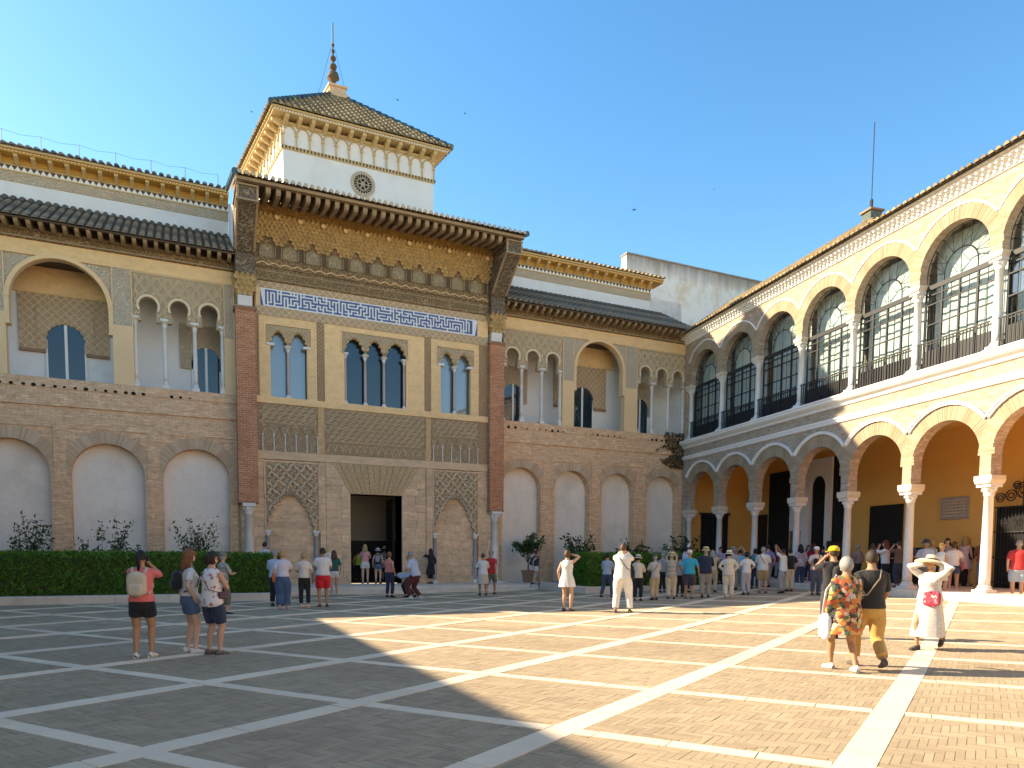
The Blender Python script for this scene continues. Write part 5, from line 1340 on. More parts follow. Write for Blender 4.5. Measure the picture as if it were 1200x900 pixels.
def person(label, px, py, hy, heading, top=WHITE, sleeve=.42, hem=.88, leg=None, legf=.93, legw=1.15, skirt=None, shoe=BLACK, hair='dark', style='short', hat=None,
           aL='down', aR='down', lean=0, stance='stand', skin=0, z=None, hgt=None, w_=1., fem=False, topw=1.0, near=False, look=0, glasses=False, bare=False, vox=None, group=None):
    if z is None: base = gpt(px, py)
    else:
        dd = ray(px, py); base = CAM+dd*((z-CAMH)/dd.z)
    if hgt is None:
        lo, hi = .8, 2.6
        for i in range(40):
            mid = (lo+hi)/2
            if proj((base.x,base.y,base.z+mid))[1] > hy: lo = mid
            else: hi = mid
        hgt = max(1.48, min(1.92, lo))
    s = hgt/1.75; az = math.atan2(base.x, base.y); fa = az+R(heading)
    M = Matrix.Translation(base) @ Matrix.Rotation(-fa, 4, 'Z') @ Matrix.Scale(s, 4)
    Ln = Matrix.Translation((0,0,.93)) @ Matrix.Rotation(R(-lean), 4, 'X') @ Matrix.Translation((0,0,-.93))
    rs = random.Random(hash(label) % 99991 if False else int(px*7+py*13))
    # legs
    j = rs.uniform(-.02,.02)
    st = dict(stand=((-.10,-.01+j,.075),(.11,.04-j,.075)), wide=((-.17,.0,.075),(.19,.03,.075)), walk=((-.09,.27,.08),(.09,-.30,.16)), step=((-.09,.22,.08),(.09,-.20,.09)), walk2=((-.09,-.32,.2),(.09,.22,.08)), crouch=((-.12,.1,.075),(.13,-.12,.075)), stride=((-.24,-.02,.075),(.20,.05,.075)))[stance]
    drop = dict(walk=.05, walk2=.05, crouch=.12, stride=.02, step=.03).get(stance, 0.)
    D = Matrix.Translation((0,0,-drop)); T = D @ Ln
    legs = []
    for sx, an in zip((-1,1), st):
        hip = D @ Vector((sx*.09*w_, 0, .91)); kn, ak = ik(hip, Vector(an), .435, .415, Vector((sx*.12, 1, 0))); legs.append((hip, kn, ak))
    sw = .155 if fem else .178
    arms = []
    for sx, a in ((-1,aL),(1,aR)):
        tg, pole = ARM[a]; shd = Vector((sx*sw*w_**.6, 0, 1.405))
        el, wr = ik(shd, Vector((sx*tg[0], tg[1]+rs.uniform(-.01,.01), tg[2])), .285, .25, Vector((sx*pole[0], pole[1], pole[2])))
        fd = (wr-el).normalized(); arms.append([T@shd, T@el, T@wr, T@(wr+fd*.075), T.to_3x3()@fd])
    k = .93 if fem else 1.0
    bust = .03 if fem else 0
    TS = [(.80,.125,.10,0),(.88,.162*(1.05 if fem else 1),.115,-.01),(.95,.160,.115,-.005),(1.08,.138*k,.102,0),(1.20,.150*k,.112+bust*.5,.005+bust*.3),(1.30,.165*k,.118+bust,.005+bust*.5),(1.37,.168*k,.105,0),(1.42,.135*k,.085,0),(1.455,.095,.07,0),(1.485,.065,.062,.003)]
    b = MB(); tb = MB()
    loft(tb, [(0,yo,zz,rx*w_,ry*w_) for zz, rx, ry, yo in TS]+[(0,.005,1.50,.058,.058),(0,.015,1.57,.052,.056)]); tb.xf(T); b.add(tb.v, tb.f)
    LR = [.088*w_,.083*w_,.060,.058,.040,.036]
    for hip, kn, ak in legs:
        c1 = hip.lerp(kn,.35); c2 = kn.lerp(ak,.30)+Vector((0,-.012,0)); c3 = kn.lerp(ak,.75)
        b.tube([hip+Vector((0,0,.03)), c1, kn, c2, c3, ak-Vector((0,0,.03))], LR, 12)
    AR_ = [.052,.047,.040,.041,.030,.027]
    for sh_, el, wr, hd, fd in arms:
        b.tube([sh_, sh_.lerp(el,.5), el, el.lerp(wr,.3), wr, hd], [.056,.048,.040,.041,.028,(.038,.018)] if False else [.056,.048,.040,.041,.029,.032], 10)
    b.xf(M)
    # head, fingers: added to the body surface after it is merged
    ex = MB(); HM = M @ T @ Matrix.Translation((0,.02,1.632)) @ Matrix.Rotation(R(-look), 4, 'Z')
    vs, fs = sphere_pts(None); hv = [Vector(v)*head_r(*v) for v in vs]
    hmb = MB(); hmb.add(hv, fs)
    for sx in (-1,1):
        ev = [Vector((sx*.072+v[0]*.010, -.005+v[1]*.018, -.005+v[2]*.032)) for v in vs]; hmb.add(ev, fs)
    hmb.xf(HM); ex.add(hmb.v, hmb.f)
    fg = MB()
    for ai, (sh_, el, wr, hd, fd) in enumerate(arms):
        sx = -1 if ai == 0 else 1; side = (T.to_3x3() @ Vector((0,1,0))); side = (side-fd*side.dot(fd)).normalized(); pal = fd.cross(side)*(-sx)
        for q_ in range(4):
            o_ = wr+fd*.07+side*(.026-.0175*q_); ln = (.062,.075,.070,.055)[q_]
            fg.tube([o_-fd*.02, o_+fd*ln*.45, o_+fd*ln*.75+pal*.018, o_+fd*ln*.9+pal*.04], [.0092,.0088,.008,.0065], 5)
        o_ = wr+fd*.02+side*.026; fg.tube([o_, o_+side*.024+fd*.022, o_+side*.028+fd*.052+pal*.012], [.0105,.0095,.0075], 5)
    fg.xf(M); ex.add(fg.v, fg.f)
    vox = vox or (.014 if near else .02)
    og = Matrix.Translation(-base)
    b.xf(og); ex.xf(og)
    body = b.build('person', SKIN[skin], None, True, label=label, cat='person', group=group); body.location = base
    remesh(body, vox, ex, 3)
    def part(mb, name, mat, vx=None, parent=None, sm=True, it=3):
        mb.xf(og); o = mb.build(name, mat, parent or body, sm)
        if vx: remesh(o, vx, None, it)
        return o
    # top
    if top is not None:
        m = MB(); t2 = MB(); inf = .014*topw
        ss = [(hem,0,0,0)]+[t for t in TS if t[0] > hem+.03 and t[0] < 1.46]
        def at(zz):
            for a_, c_ in zip(TS[:-1], TS[1:]):
                if a_[0] <= zz <= c_[0]: f = (zz-a_[0])/(c_[0]-a_[0]); return [a_[i]+(c_[i]-a_[i])*f for i in (1,2,3)]
            return TS[0][1:]
        secs = []
        for zz in [hem]+[t[0] for t in TS if hem+.03 < t[0] < 1.47]+[1.475]:
            rx, ry, yo = at(zz); loose = inf+(.022*topw if zz < 1.15 else .006); secs.append((0, yo, zz, (rx*w_+loose), (ry*w_+loose)))
        loft(t2, secs); t2.xf(T); m.add(t2.v, t2.f)
        if sleeve > 0:
            for sh_, el, wr, hd, fd in arms:
                pts, rd = along([sh_.lerp(T@Vector((0,0,1.41)),.42)+(T.to_3x3()@Vector((0,0,.012))), sh_.lerp(el,.04), sh_.lerp(el,.5), el, wr], [.052,.056,.056,.050,.038], sleeve+.07); rd = [r+.007*topw for r in rd]; rd[-1] += .006; m.tube(pts, rd, 12)
        else:
            for sh_, el, wr, hd, fd in arms: m.tube([sh_.lerp(T@Vector((0,0,1.40)), .45), sh_.lerp(el,.03)], [.06,.045], 8)
        part(m.xf(M), 'top', C(top), .016 if near else .022)
    if skirt:
        (zt, zb, rb, mt) = skirt; m = MB(); secs = []; seg = 28; vs = []
        nn_ = 6
        for i in range(nn_+1):
            f = i/nn_; zz = zt+(zb-zt)*f; rx = .165*w_+(rb*1.02-.165)*f**.7; ry = .135*w_+(rb*.95-.135)*f**.7
            for k_ in range(seg):
                a_ = 2*math.pi*k_/seg; rip = 1+.05*f*math.sin(a_*7+1)+.03*f*math.sin(a_*11)
                sway = (legs[0][1]+legs[1][1])*.5*.6*f
                vs.append((rx*rip*math.cos(a_)+sway.x, ry*rip*math.sin(a_)+sway.y*.6, zz))
        m.add(vs, [(i*seg+k_,i*seg+(k_+1)%seg,(i+1)*seg+(k_+1)%seg,(i+1)*seg+k_) for i in range(nn_) for k_ in range(seg)]+[tuple(range(seg))])
        part(m.xf(D).xf(M), 'skirt', C(mt))
    if leg is not None:
        m = MB(); t2 = MB(); loft(t2, [(0,0,.79,.10*w_,.095*w_),(0,-.005,.85,.163*w_+.012,.118*w_+.012),(0,-.008,.92,.165*w_+.010,.118*w_+.010),(0,0,1.0,.152*w_+.008,.110*w_+.008)]); t2.xf(D); m.add(t2.v, t2.f)
        for hip, kn, ak in legs:
            pts, rd = along([hip+Vector((0,0,.02)), hip.lerp(kn,.4), kn, kn.lerp(ak,.4), ak+Vector((0,0,.0))], [.098*w_,.096*w_,.078,.074,.066], legf)
            m.tube(pts, [r*(legw if i else 1.) for i, r in enumerate(rd)], 12)
        part(m.xf(M), 'trousers' if legf > .7 else 'shorts', C(leg), .016 if near else .022)
    for (hip, kn, ak), sx in zip(legs, (-1,1)):
        m = MB(); tilt = min(.9, max(0, (ak.z-.085)*4.5)); Q = Matrix.Translation(ak-Vector((0,0,.0))) @ Matrix.Rotation(-tilt, 4, 'X') @ Matrix.Rotation(-sx*.14, 4, 'Z')
        vs = []; prof = [(-.075,.026,.055),(-.06,.036,.085),(-.01,.038,.10),(.05,.041,.072),(.11,.045,.052),(.16,.040,.042),(.19,.022,.03)]
        for yy, hw, hh in prof:
            for a_, c_ in ((-1,0),(-1,.55),(-.55,1),(.55,1),(1,.55),(1,0)): vs.append((a_*hw, yy, -.075+hh*c_))
        n_ = len(prof); m.add([Q@Vector(v) for v in vs], [(i*6+k_,i*6+(k_+1)%6,(i+1)*6+(k_+1)%6,(i+1)*6+k_) for i in range(n_-1) for k_ in range(6)]+[(0,1,2,3,4,5), tuple((n_-1)*6+k_ for k_ in range(5,-1,-1))])
        m.xf(M); zm = min(v[2] for v in m.v)
        part(m, 'shoe', C(shoe))
    # hair
    hm = MB()
    def hairy(v):
        x, y, zz = v
        back = y < .12; lowz = dict(short=-.42, bald=-.45, bob=-.85, long=-.9, curly=-.9, pony=-.35, bun=-.35)[style]
        if style == 'bald': return y < .05 and -.5 < zz < .25 and (abs(x) > .2 or y < 0)
        if y > .25: return zz > .52-.1*(abs(x) > .5)
        if y > -.05: return zz > (.05 if style in ('bob','long','curly') else .18) or (style in ('bob','long','curly') and abs(x) > .6 and zz > lowz)
        return zz > lowz
    th = dict(short=.014, bald=.004, bob=.024, long=.02, curly=.035, pony=.012, bun=.014)[style]; amp = .018 if style == 'curly' else .011
    idx = [hairy(v) for v in vs_ ] if False else [hairy(v) for v in sphere_pts(None)[0]]
    sv, sf = sphere_pts(None); hv2 = []
    for v in sv:
        r = head_r(*v)+th+amp*noise.noise(Vector(v)*(7 if style != 'curly' else 5)+Vector((px,0,0))); hv2.append(Vector(v)*r)
    keep = [f for f in sf if sum(idx[i] for i in f) >= 2]
    base_ = [Vector(v)*(head_r(*v)-.004) for v in sv]
    hm.add(hv2, keep); hm.add(base_, keep)
    edge = {}
    for f in keep:
        for i in range(4):
            e = tuple(sorted((f[i], f[(i+1)%4]))); edge[e] = edge.get(e, 0)+1
    nv_ = len(sv)
    for (i, k_), c_ in edge.items():
        if c_ == 1: hm.f.append((i, k_, nv_+k_, nv_+i))
    if style in ('long','curly'):
        Lh = .30
        for q_ in range(9):
            a_ = R(190+q_*20) if True else 0; x0_, y0_ = .075*math.cos(a_), .085*math.sin(a_); wob = .02 if style == 'curly' else .006
            hm.tube([(x0_*.9,y0_*.9,.03),(x0_*1.15,y0_*1.15-.005,-.08),(x0_*1.25+rs.uniform(-wob,wob),y0_*1.2-.02,-.17),(x0_*1.2+rs.uniform(-wob,wob),y0_*1.15-.03,-Lh*rs.uniform(.8,1.05))], [.03,.038,.034,.008], 6)
    if style == 'pony': hm.tube([(0,-.10,.06),(0,-.15,.05),(.01,-.17,-.03),(.01,-.15,-.16),(0,-.13,-.22)], [.02,.03,.035,.028,.006], 7)
    if style == 'bun': hm.lathe([(.002,.055),(.035,.065),(.045,.09),(.03,.12),(.002,.13)], 0, -.085, 9)
    part(hm.xf(HM), 'hair', HAIR[hair])
    if 95 < heading < 265 or glasses:
        e_ = MB(); 
        if glasses:
            for sx in (-1,1): e_.add([Vector((sx*.032+v[0]*.026, .088+v[1]*.008, .004+v[2]*.019)) for v in sv], sf); e_.box(min(sx*.055,sx*.078),max(sx*.055,sx*.078),-.01,.085,.004,.012)
            e_.box(-.01,.01,.09,.096,.006,.012)
        else:
            for sx in (-1,1): e_.add([Vector((sx*.030+v[0]*.012, .080+v[1]*.007, .004+v[2]*.007)) for v in sv], sf)
        part(e_.xf(HM), 'sunglasses' if glasses else 'eyes', MT['iron'])
    if hat:
        kind, hc = hat; m = MB(); top_ = .125 if kind != 'brim' else .12
        if kind == 'cap':
            m.lathe([(.096,.035),(.100,.06),(.092,.10),(.06,.135),(.002,.145)], 0, -.005, 16, 1.18)
            m.add([(-.075,.075,.045),(.075,.075,.045),(.06,.18,.03),(0,.20,.032),(-.06,.18,.03),(-.075,.075,.055),(.075,.075,.055),(.06,.18,.038),(0,.20,.04),(-.06,.18,.038)], [(0,1,2,3,4),(9,8,7,6,5),(1,2,7,6),(2,3,8,7),(3,4,9,8),(4,0,5,9)])
        else:
            br = .26 if kind == 'wide' else .165; sag = .04 if kind == 'wide' else .02
            m.lathe([(br,.04-sag),(br*.98,.048-sag),(br*.75,.052),(.106,.062),(.100,.12),(.085,.155),(.04,.165),(.002,.16),(.002,.05),(.10,.042),(br*.75,.042)], 0, 0, 22, 1.12)
        ho = part(m.xf(HM @ Matrix.Rotation(R(14 if kind == 'wide' else -4), 4, 'X')), 'hat', hc if not isinstance(hc, tuple) else C(hc))
        if kind in ('brim','wide'):
            m = MB(); m.lathe([(.1085,.064),(.107,.092),(.1035,.092),(.1045,.064)], 0, 0, 22, 1.12); part(m.xf(HM @ Matrix.Rotation(R(14 if kind == 'wide' else -4), 4, 'X')), 'hat_band', C(BLACK), parent=ho)
    return dict(o=body, M=M, T=T, arms=arms, base=base, w=w_, s=s, HM=HM)
def rbox(mb, x0, x1, y0, y1, z0, z1, b=.35, seg=4):   # softly rounded box as a loft of superellipses
    n = 20; cx, cy = (x0+x1)/2, (y0+y1)/2; rx, ry = (x1-x0)/2, (y1-y0)/2; secs = []
    for i in range(9):
        t = -1+2*i/8; k = (1-abs(t)**4)**.3 if abs(t) < 1 else .0; k = max(k, .05); zz = (z0+z1)/2+t*(z1-z0)/2
        secs += [(cx+rx*k*math.copysign(abs(math.cos(a))**.55, math.cos(a)), cy+ry*k*math.copysign(abs(math.sin(a))**.55, math.sin(a)), zz) for a in [2*math.pi*q/n for q in range(n)]]
    mb.add(secs, [(i*n+q,i*n+(q+1)%n,(i+1)*n+(q+1)%n,(i+1)*n+q) for i in range(8) for q in range(n)]+[tuple(range(n-1,-1,-1)), tuple(8*n+q for q in range(n))])
def backpack(p, label, col, pocket=None, sz=1.):
    M = p['M'] @ p['T']; base = M @ Vector((0,-.2,1.0)); t = thing('backpack', label, 'backpack', base); og = Matrix.Translation(-base); d0 = -.115*p['w']
    m = MB(); rbox(m, -.15*sz,.15*sz,d0-.17*sz,d0,1.42-.44*sz,1.42); m.xf(M).xf(og).build('pack', C(col), t, True)
    m = MB(); rbox(m, -.115*sz,.115*sz,d0-.215*sz,d0-.12*sz,1.42-.42*sz,1.42-.2*sz); m.xf(M).xf(og).build('pocket', C(pocket or col), t, True)
    for sx in (-1,1):
        m = MB(); m.tube([(sx*.09,d0-.02,1.38),(sx*.10,-.06,1.475),(sx*.105,.06,1.455),(sx*.11,.135*p['w'],1.32),(sx*.135,.10,1.15),(sx*.15,d0-.01,1.05)], [(.028,.010)]*6, 6); m.xf(M).xf(og).build('strap', C(col), t, True)
def bag(p, label, col, x=.24, y=.0, z=.92, wd=.26, ht=.26, sling=True, name='shoulder_bag', mat=None):
    M = p['M'] @ p['T']; base = M @ Vector((x,y,z-ht/2)); t = thing(name, label, 'bag', base); og = Matrix.Translation(-base); sx = 1 if x > 0 else -1; mt = mat or C(col)
    m = MB(); rbox(m, x-.05,x+.05,y-wd/2,y+wd/2,z-ht/2,z+ht/2) if abs(x) > .15 else rbox(m, x-wd/2,x+wd/2,y-.05,y+.05,z-ht/2,z+ht/2); m.xf(M).xf(og).build('bag', mt, t, True)
    m = MB(); sh_ = -sx if sling else sx
    yb, yf_ = -.135*p['w'], .15*p['w']
    if sling: pts = [(x,y-.06,z+ht/2-.02),(x*.5,yb,1.12),(sh_*.06,yb,1.36),(sh_*.12,-.03,1.475),(sh_*.10,.09,1.43),(sh_*.02,yf_,1.25),(x*.6,yf_,1.05),(x,y+.06,z+ht/2-.02)]
    else: pts = [(x,y-.08,z+ht/2-.02),(x,-.08,1.25),(sx*.16,-.02,1.485),(x,.07,1.25),(x,y+.08,z+ht/2-.02)]
    m.tube(pts, [(.018,.007)]*len(pts), 6); m.xf(M).xf(og).build('strap', mt, t, True)
def camera_prop(p, label, phone=False):
    a, b = p['arms'][0], p['arms'][1]; c = (a[3]+b[3])/2+(a[4]+b[4]).normalized()*.03; M = p['M']; base = M @ c; t = thing('phone' if phone else 'camera', label, 'phone' if phone else 'camera', base); R_ = Matrix.Translation(-base) @ M @ Matrix.Translation(c)
    m = MB(); m.box(-.075,.075,-.006,.006,-.04,.04) if phone else m.box(-.065,.065,-.02,.03,-.04,.045); m.xf(R_).build('body', C(BLACK), t)
    m = MB(); m.lathe([(.03,.03),(.03,.09),(.026,.1)] if not phone else [(.006,.006),(.006,.009),(.004,.01)], 0, 0, 12); m.v = [(x_, z_, y_) for x_, y_, z_ in m.v]; m.xf(R_).build('lens', C(BLACK), t)

AP = .276
p = person('woman in pink tee and black shorts wearing a cream backpack', 168, 771, 645, 18, (.72,.17,.16), .40, .92, BLACK, .30, 1.1, shoe=(.66,.62,.55), hair='black', style='pony', aL='cam', aR='cam', skin=1, fem=True, w_=1.06, near=True); backpack(p, 'cream leather backpack on the woman in pink', (.55,.46,.34), sz=.95); camera_prop(p, 'camera held up by the woman in pink')
p = person('woman with long curly red hair in white tee and denim shorts', 223, 765, 645, 72, WHITE, .36, .98, JEAN, .30, 1.12, shoe=WHITE, hair='red', style='curly', aL='down', aR='pocket', skin=2, fem=True, w_=1.05, near=True); backpack(p, 'black backpack on the red-haired woman', BLACK, sz=.8)
p = person('dark-haired woman in sleeveless floral top and navy knee shorts', 250, 767, 647, 50, FL_A, 0, .82, NAVY, .46, 1.12, shoe=(.12,.11,.10), hair='dark', style='bob', aL='hold', aR='belly', skin=0, fem=True, w_=1.12, near=True, glasses=True, look=30); bag(p, 'small dark waist bag on the woman in floral top', (.09,.06,.07), .2, .06, 1.02, .2, .14)
person('man in patterned grey shirt and rolled green trousers before the hedge', 262, 720, 648, 60, FL_C, .45, .9, (.14,.13,.09), .78, 1.15, shoe=BLACK, hair='grey', hat=('cap', (.16,.16,.16)), aL='hold', aR='hold')
person('dark-haired man in white shirt seen over the end of the hedge', 311, 690, 640, 40, WHITE, .5, .9, NAVY, z=.25, hgt=1.75, hair='dark')
p = person('blond woman in lilac tee and wide blue jeans with an orange bag', 332, 714, 645, 5, (.58,.54,.60), .40, .97, (.055,.10,.19), .93, 1.45, shoe=(.55,.30,.28), hair='blond', style='bob', aL='down', aR='belly', skin=2, fem=True, w_=1.05); bag(p, 'orange leather bag on the blond woman in jeans', (.45,.13,.04), -.25, 0, .95, .26, .34, sling=False)
person('grey-haired man in light blue shirt half hidden beside the blond woman', 323, 710, 645, 20, (.42,.52,.66), .5, .9, BLACK, hair='grey', aL='belly', aR='belly')
p = person('blond woman in beige tee and slim black trousers', 357, 713, 647, 3, (.62,.55,.47), .42, .95, BLACK, .90, .95, shoe=(.60,.42,.32), hair='blond', style='bob', aL='belly', aR='down', skin=2, fem=True); bag(p, 'brown handbag beside the woman in black trousers', (.22,.14,.09), .27, 0, .98, .3, .36, sling=False)
person('man in white tee and bright red shorts', 379, 711, 642, -12, WHITE, .38, .93, (.58,.02,.03), .44, 1.2, shoe=(.20,.12,.08), hair='dark', aL='belly', aR='belly', skin=1, w_=1.12, look=-25)
person('woman in dark green top and white shorts near the sign', 392, 698, 645, -15, (.02,.10,.08), .45, .95, WHITE, .25, 1.15, shoe=WHITE, hair='brown', style='long', aL='belly', aR='down', fem=True)
person('woman in pink tank top and white shorts in the doorway', 428, 684, 638, 0, (.62,.30,.27), 0, 1.0, WHITE, .27, 1.2, shoe=GREY, hair='blond', style='long', aL='belly', aR='belly', skin=2, z=AP, fem=True)
p = person('woman in dark vest and denim shorts in the doorway', 443, 684, 643, 5, BLACK, 0, .98, JEAN, .22, 1.15, shoe=BLACK, hair='dark', style='bob', hat=('brim', (.5,.5,.5)), skin=2, z=AP, fem=True); backpack(p, 'grey backpack on the woman in the doorway', GREY, sz=.8)
person('visitor in patterned shirt and white hat inside the door', 451, 681, 641, 0, FL_C, .45, .9, NAVY, .5, 1.15, hat=('brim', (.6,.58,.52)), z=AP)
person('visitor in neon vest standing inside the door', 420, 681, 646, 10, (.40,.60,.05), .0, .9, BLACK, z=AP, hair='dark')
person('red-haired woman in coral sleeveless top and navy trousers', 456, 700, 647, 35, (.62,.20,.16), 0, .97, NAVY, .92, 1.0, shoe=BLACK, hair='red', style='bob', aL='belly', aR='down', skin=0, fem=True)
person('man in pale blue polo and maroon trousers leaning over a camera', 487, 702, 644, -60, (.42,.47,.58), .45, .88, (.10,.025,.025), .93, 1.15, shoe=WHITE, hair='grey', style='short', hgt=1.82, lean=14, stance='crouch', aL='hold', aR='cam', w_=1.15)
person('person bending low in a blue-grey shirt to photograph', 481, 700, 668, -70, (.34,.40,.50), .45, .88, BLACK, .93, 1.1, hair='black', hgt=1.6, lean=82, stance='crouch', aL='low', aR='low')
person('woman in long black dress and dark hair by the door jamb', 505, 684, 643, -40, BLACK, .8, .9, BLACK, .8, 1.0, skirt=(1.0,.45,.24,BLACK), shoe=BLACK, hair='dark', style='long', z=AP, aL='cam', fem=True)
person('woman in white tee and beige skirt holding a map', 566, 698, 648, -10, WHITE, .45, .9, None, skirt=(1.0,.52,.22,BEIGE), shoe=BLACK, hair='brown', style='bun', aL='hold', aR='belly', stance='step', skin=1, fem=True, w_=1.12)
person('man in red tee, grey shorts and flat cap', 575, 697, 644, 15, (.52,.03,.035), .45, .88, (.17,.15,.12), .5, 1.2, shoe=(.10,.08,.06), hair='grey', hat=('cap', (.26,.22,.16)), stance='walk2', aL='swf', aR='swb', skin=1, w_=1.05)
p = person('woman in dark tank top and white shorts walking past the pot', 628, 685, 644, 80, NAVY, 0, .95, WHITE, .25, 1.2, hair='auburn', style='bob', stance='step', z=.25, aL='swf', aR='swb', fem=True); backpack(p, 'navy backpack on the woman passing the pot', NAVY)
person('woman in short white dress shading her eyes', 664, 716, 645, 25, WHITE, 0, .95, None, skirt=(1.05,.70,.24,WHITE), shoe=(.12,.07,.05), hair='brown', style='bob', aL='down', aR='shade', skin=0, fem=True, near=True)
p = person('tall man dressed all in white photographing the facade', 729, 718, 637, 5, (.70,.67,.62), .95, .80, (.74,.71,.66), .95, 1.25, shoe=(.10,.06,.04), hair='brown', aL='cam', aR='cam', stance='wide', skin=2, near=True, topw=1.5, w_=1.1); bag(p, 'black and white sling bag on the man in white', BLACK, .26, -.02, .98, .16, .26); camera_prop(p, 'camera raised by the man in white')
person('man in striped shirt and jeans with one leg thrown out', 711, 700, 648, 25, PIN, .9, .92, (.06,.08,.14), .95, 1.1, hair='black', stance='stride', aL='belly', aR='belly')
person('woman in cream hat and jacket with black trousers', 747, 704, 651, 10, CREAM, .9, .88, BLACK, .93, 1.1, hair='black', hat=('brim', CREAM), aL='cam', aR='belly', fem=True)
person('balding man in grey-green polo beside the hedge', 760, 689, 643, 70, (.26,.30,.28), .45, .88, (.40,.36,.30), .93, 1.2, hair='grey', style='bald', aL='belly', aR='belly')
p = person('man in olive cap, grey tee and khaki trousers', 767, 703, 650, -25, (.42,.40,.36), .5, .85, KHAKI, .95, 1.2, hair='grey', hat=('cap', (.10,.12,.07)), aL='belly', aR='belly'); bag(p, 'black sling bag on the man in olive cap', BLACK, -.22, .05, .98, .22, .22)
p = person('woman in striped knit and straw hat lifting a camera', 786, 702, 648, 0, STR, .95, .80, (.56,.46,.32), .95, 1.2, hair='grey', hat=('brim', STRAW), aL='up', aR='up', fem=True, w_=1.1); camera_prop(p, 'phone held high by the woman in stripes', True)
p = person('visitor in grey shirt and black trousers between the photographers', 796, 699, 652, 10, (.34,.31,.31), .5, .9, BLACK, .95, 1.1, hair='dark'); bag(p, 'black bag on the visitor in grey', BLACK, .2, -.05, 1.0, .22, .3)
person('man in turquoise polo and dark shorts with white cap', 807, 702, 645, 5, (.015,.30,.42), .45, .90, (.055,.045,.065), .50, 1.2, shoe=(.14,.12,.12), hair='grey', hat=('cap', (.66,.62,.6)), aL='down', aR='out', skin=1, w_=1.2)
person('man in pale blue shirt pointing up at the palace', 803, 694, 641, 60, (.48,.54,.68), .95, .9, NAVY, hair='black', aL='point', aR='down')
person('man in straw hat, navy shirt and fawn trousers', 826, 700, 642, 0, (.025,.035,.06), .9, .84, (.36,.31,.25), .95, 1.2, hair='grey', hat=('brim', STRAW), aL='belly', aR='belly', w_=1.1, topw=1.3)
person('man in lavender shirt with folded arms by the hedge', 843, 684, 641, 150, (.36,.31,.42), .9, .9, BLACK, .95, 1.1, hair='black', aL='cross', aR='cross')
p = person('woman in cream hat and cream suit, hands on hips', 853, 701, 646, 5, CREAM, .95, .84, (.60,.53,.42), .95, 1.2, hair='black', hat=('brim', (.72,.66,.50)), aL='hip', aR='hip', fem=True, w_=1.12, topw=1.3, shoe=(.4,.36,.3))
person('visitor in grey bucket hat behind the woman in cream', 858, 691, 642, 20, (.40,.36,.34), .9, .9, GREY, hair='grey', hat=('brim', (.28,.28,.27)))
person('woman in white tee and grey trousers with a hand on her hip', 874, 697, 647, -20, WHITE, .45, .9, (.40,.39,.40), .95, 1.15, hair='black', style='bob', aL='hold', aR='hip', fem=True)
person('visitor in bright blue tee lifting a phone', 866, 691, 644, 10, (.12,.36,.55), .45, .9, (.2,.22,.16), hair='black', aL='up', aR='up')
p = person('man in off-white polo and khaki shorts with white socks', 893, 695, 641, 5, (.58,.56,.50), .5, .86, (.36,.26,.14), .48, 1.3, shoe=(.13,.09,.07), hair='grey', aL='belly', aR='belly', w_=1.12); bag(p, 'thin strap bag on the man in khaki shorts', (.2,.2,.18), .18, .1, .95, .16, .16)
person('man in violet polo behind the man in khaki shorts', 899, 688, 638, -30, (.20,.20,.42), .45, .9, GREY, hair='dark')
p = person('man in white tee and grey trousers raising a phone', 917, 695, 643, -65, (.64,.63,.61), .45, .86, (.30,.30,.31), .95, 1.25, hair='black', aL='up', aR='up', skin=1); camera_prop(p, 'phone raised by the man in white tee', True)
person('boy in black tee and beige trousers', 925, 693, 643, -30, BLACK, .45, .9, (.52,.45,.34), .95, 1.15, hair='black')
p = person('woman in plaid blouse and jeans with a dark bag', 937, 688, 638, -20, FL_D, .9, .85, (.03,.045,.09), .95, 1.1, hair='black', style='long', fem=True); bag(p, 'dark leather bag on the woman in plaid', (.05,.04,.035), .25, 0, .98, .3, .24, sling=False)
person('visitor in dark red top at the arcade step', 952, 685, 637, 10, (.26,.015,.03), .9, .85, (.10,.03,.08), .95, 1.1, hair='auburn', style='long', fem=True)
p = person('man in white cap and pale pink tee looking down', 955, 697, 641, 165, (.56,.44,.40), .45, .9, (.06,.07,.10), .95, 1.1, hair='grey', hat=('cap', (.66,.66,.68)), aL='belly', aR='belly', skin=1); bag(p, 'black chest bag on the man in white cap', BLACK, .06, .19, 1.2, .16, .3)
p = person('man in yellow-fronted black cap and black tee taking a photo', 974, 748, 641, -35, BLACK, .45, .9, (.035,.04,.05), .95, 1.1, shoe=BLACK, hair='dark', hat=('cap', (.60,.42,.02)), aL='cam', aR='cam', skin=1, near=True, w_=1.12); backpack(p, 'black backpack on the man in the yellow cap', BLACK, sz=.95)
p = person('grey-haired woman in colourful patterned tunic walking', 988, 786, 651, -28, FL_B, .95, .74, None, skirt=(.98,.60,.25,FL_B), shoe=(.70,.62,.58), hair='grey', style='bob', aL='down', aR='belly', stance='step', skin=1, fem=True, near=True, w_=1.12, topw=1.8)
bag(p, 'white carrier bag held by the woman in the tunic', (.66,.65,.66), -.27, .08, .70, .3, .42, sling=False, name='carrier_bag'); bag(p, 'red and green sling bag on the woman in the tunic', (.45,.03,.03), -.20, .10, 1.0, .16, .22)
p = person('man in black tee and tan trousers striding away', 1017, 783, 641, -22, (.022,.022,.022), .46, .92, (.50,.29,.09), .93, 1.15, shoe=(.10,.08,.06), hair='dark', aL='swb', aR='swf', stance='walk', skin=1, near=True, w_=1.1); bag(p, 'small bag on a beige strap on the man in black tee', (.36,.30,.22), -.22, .06, 1.0, .18, .2)
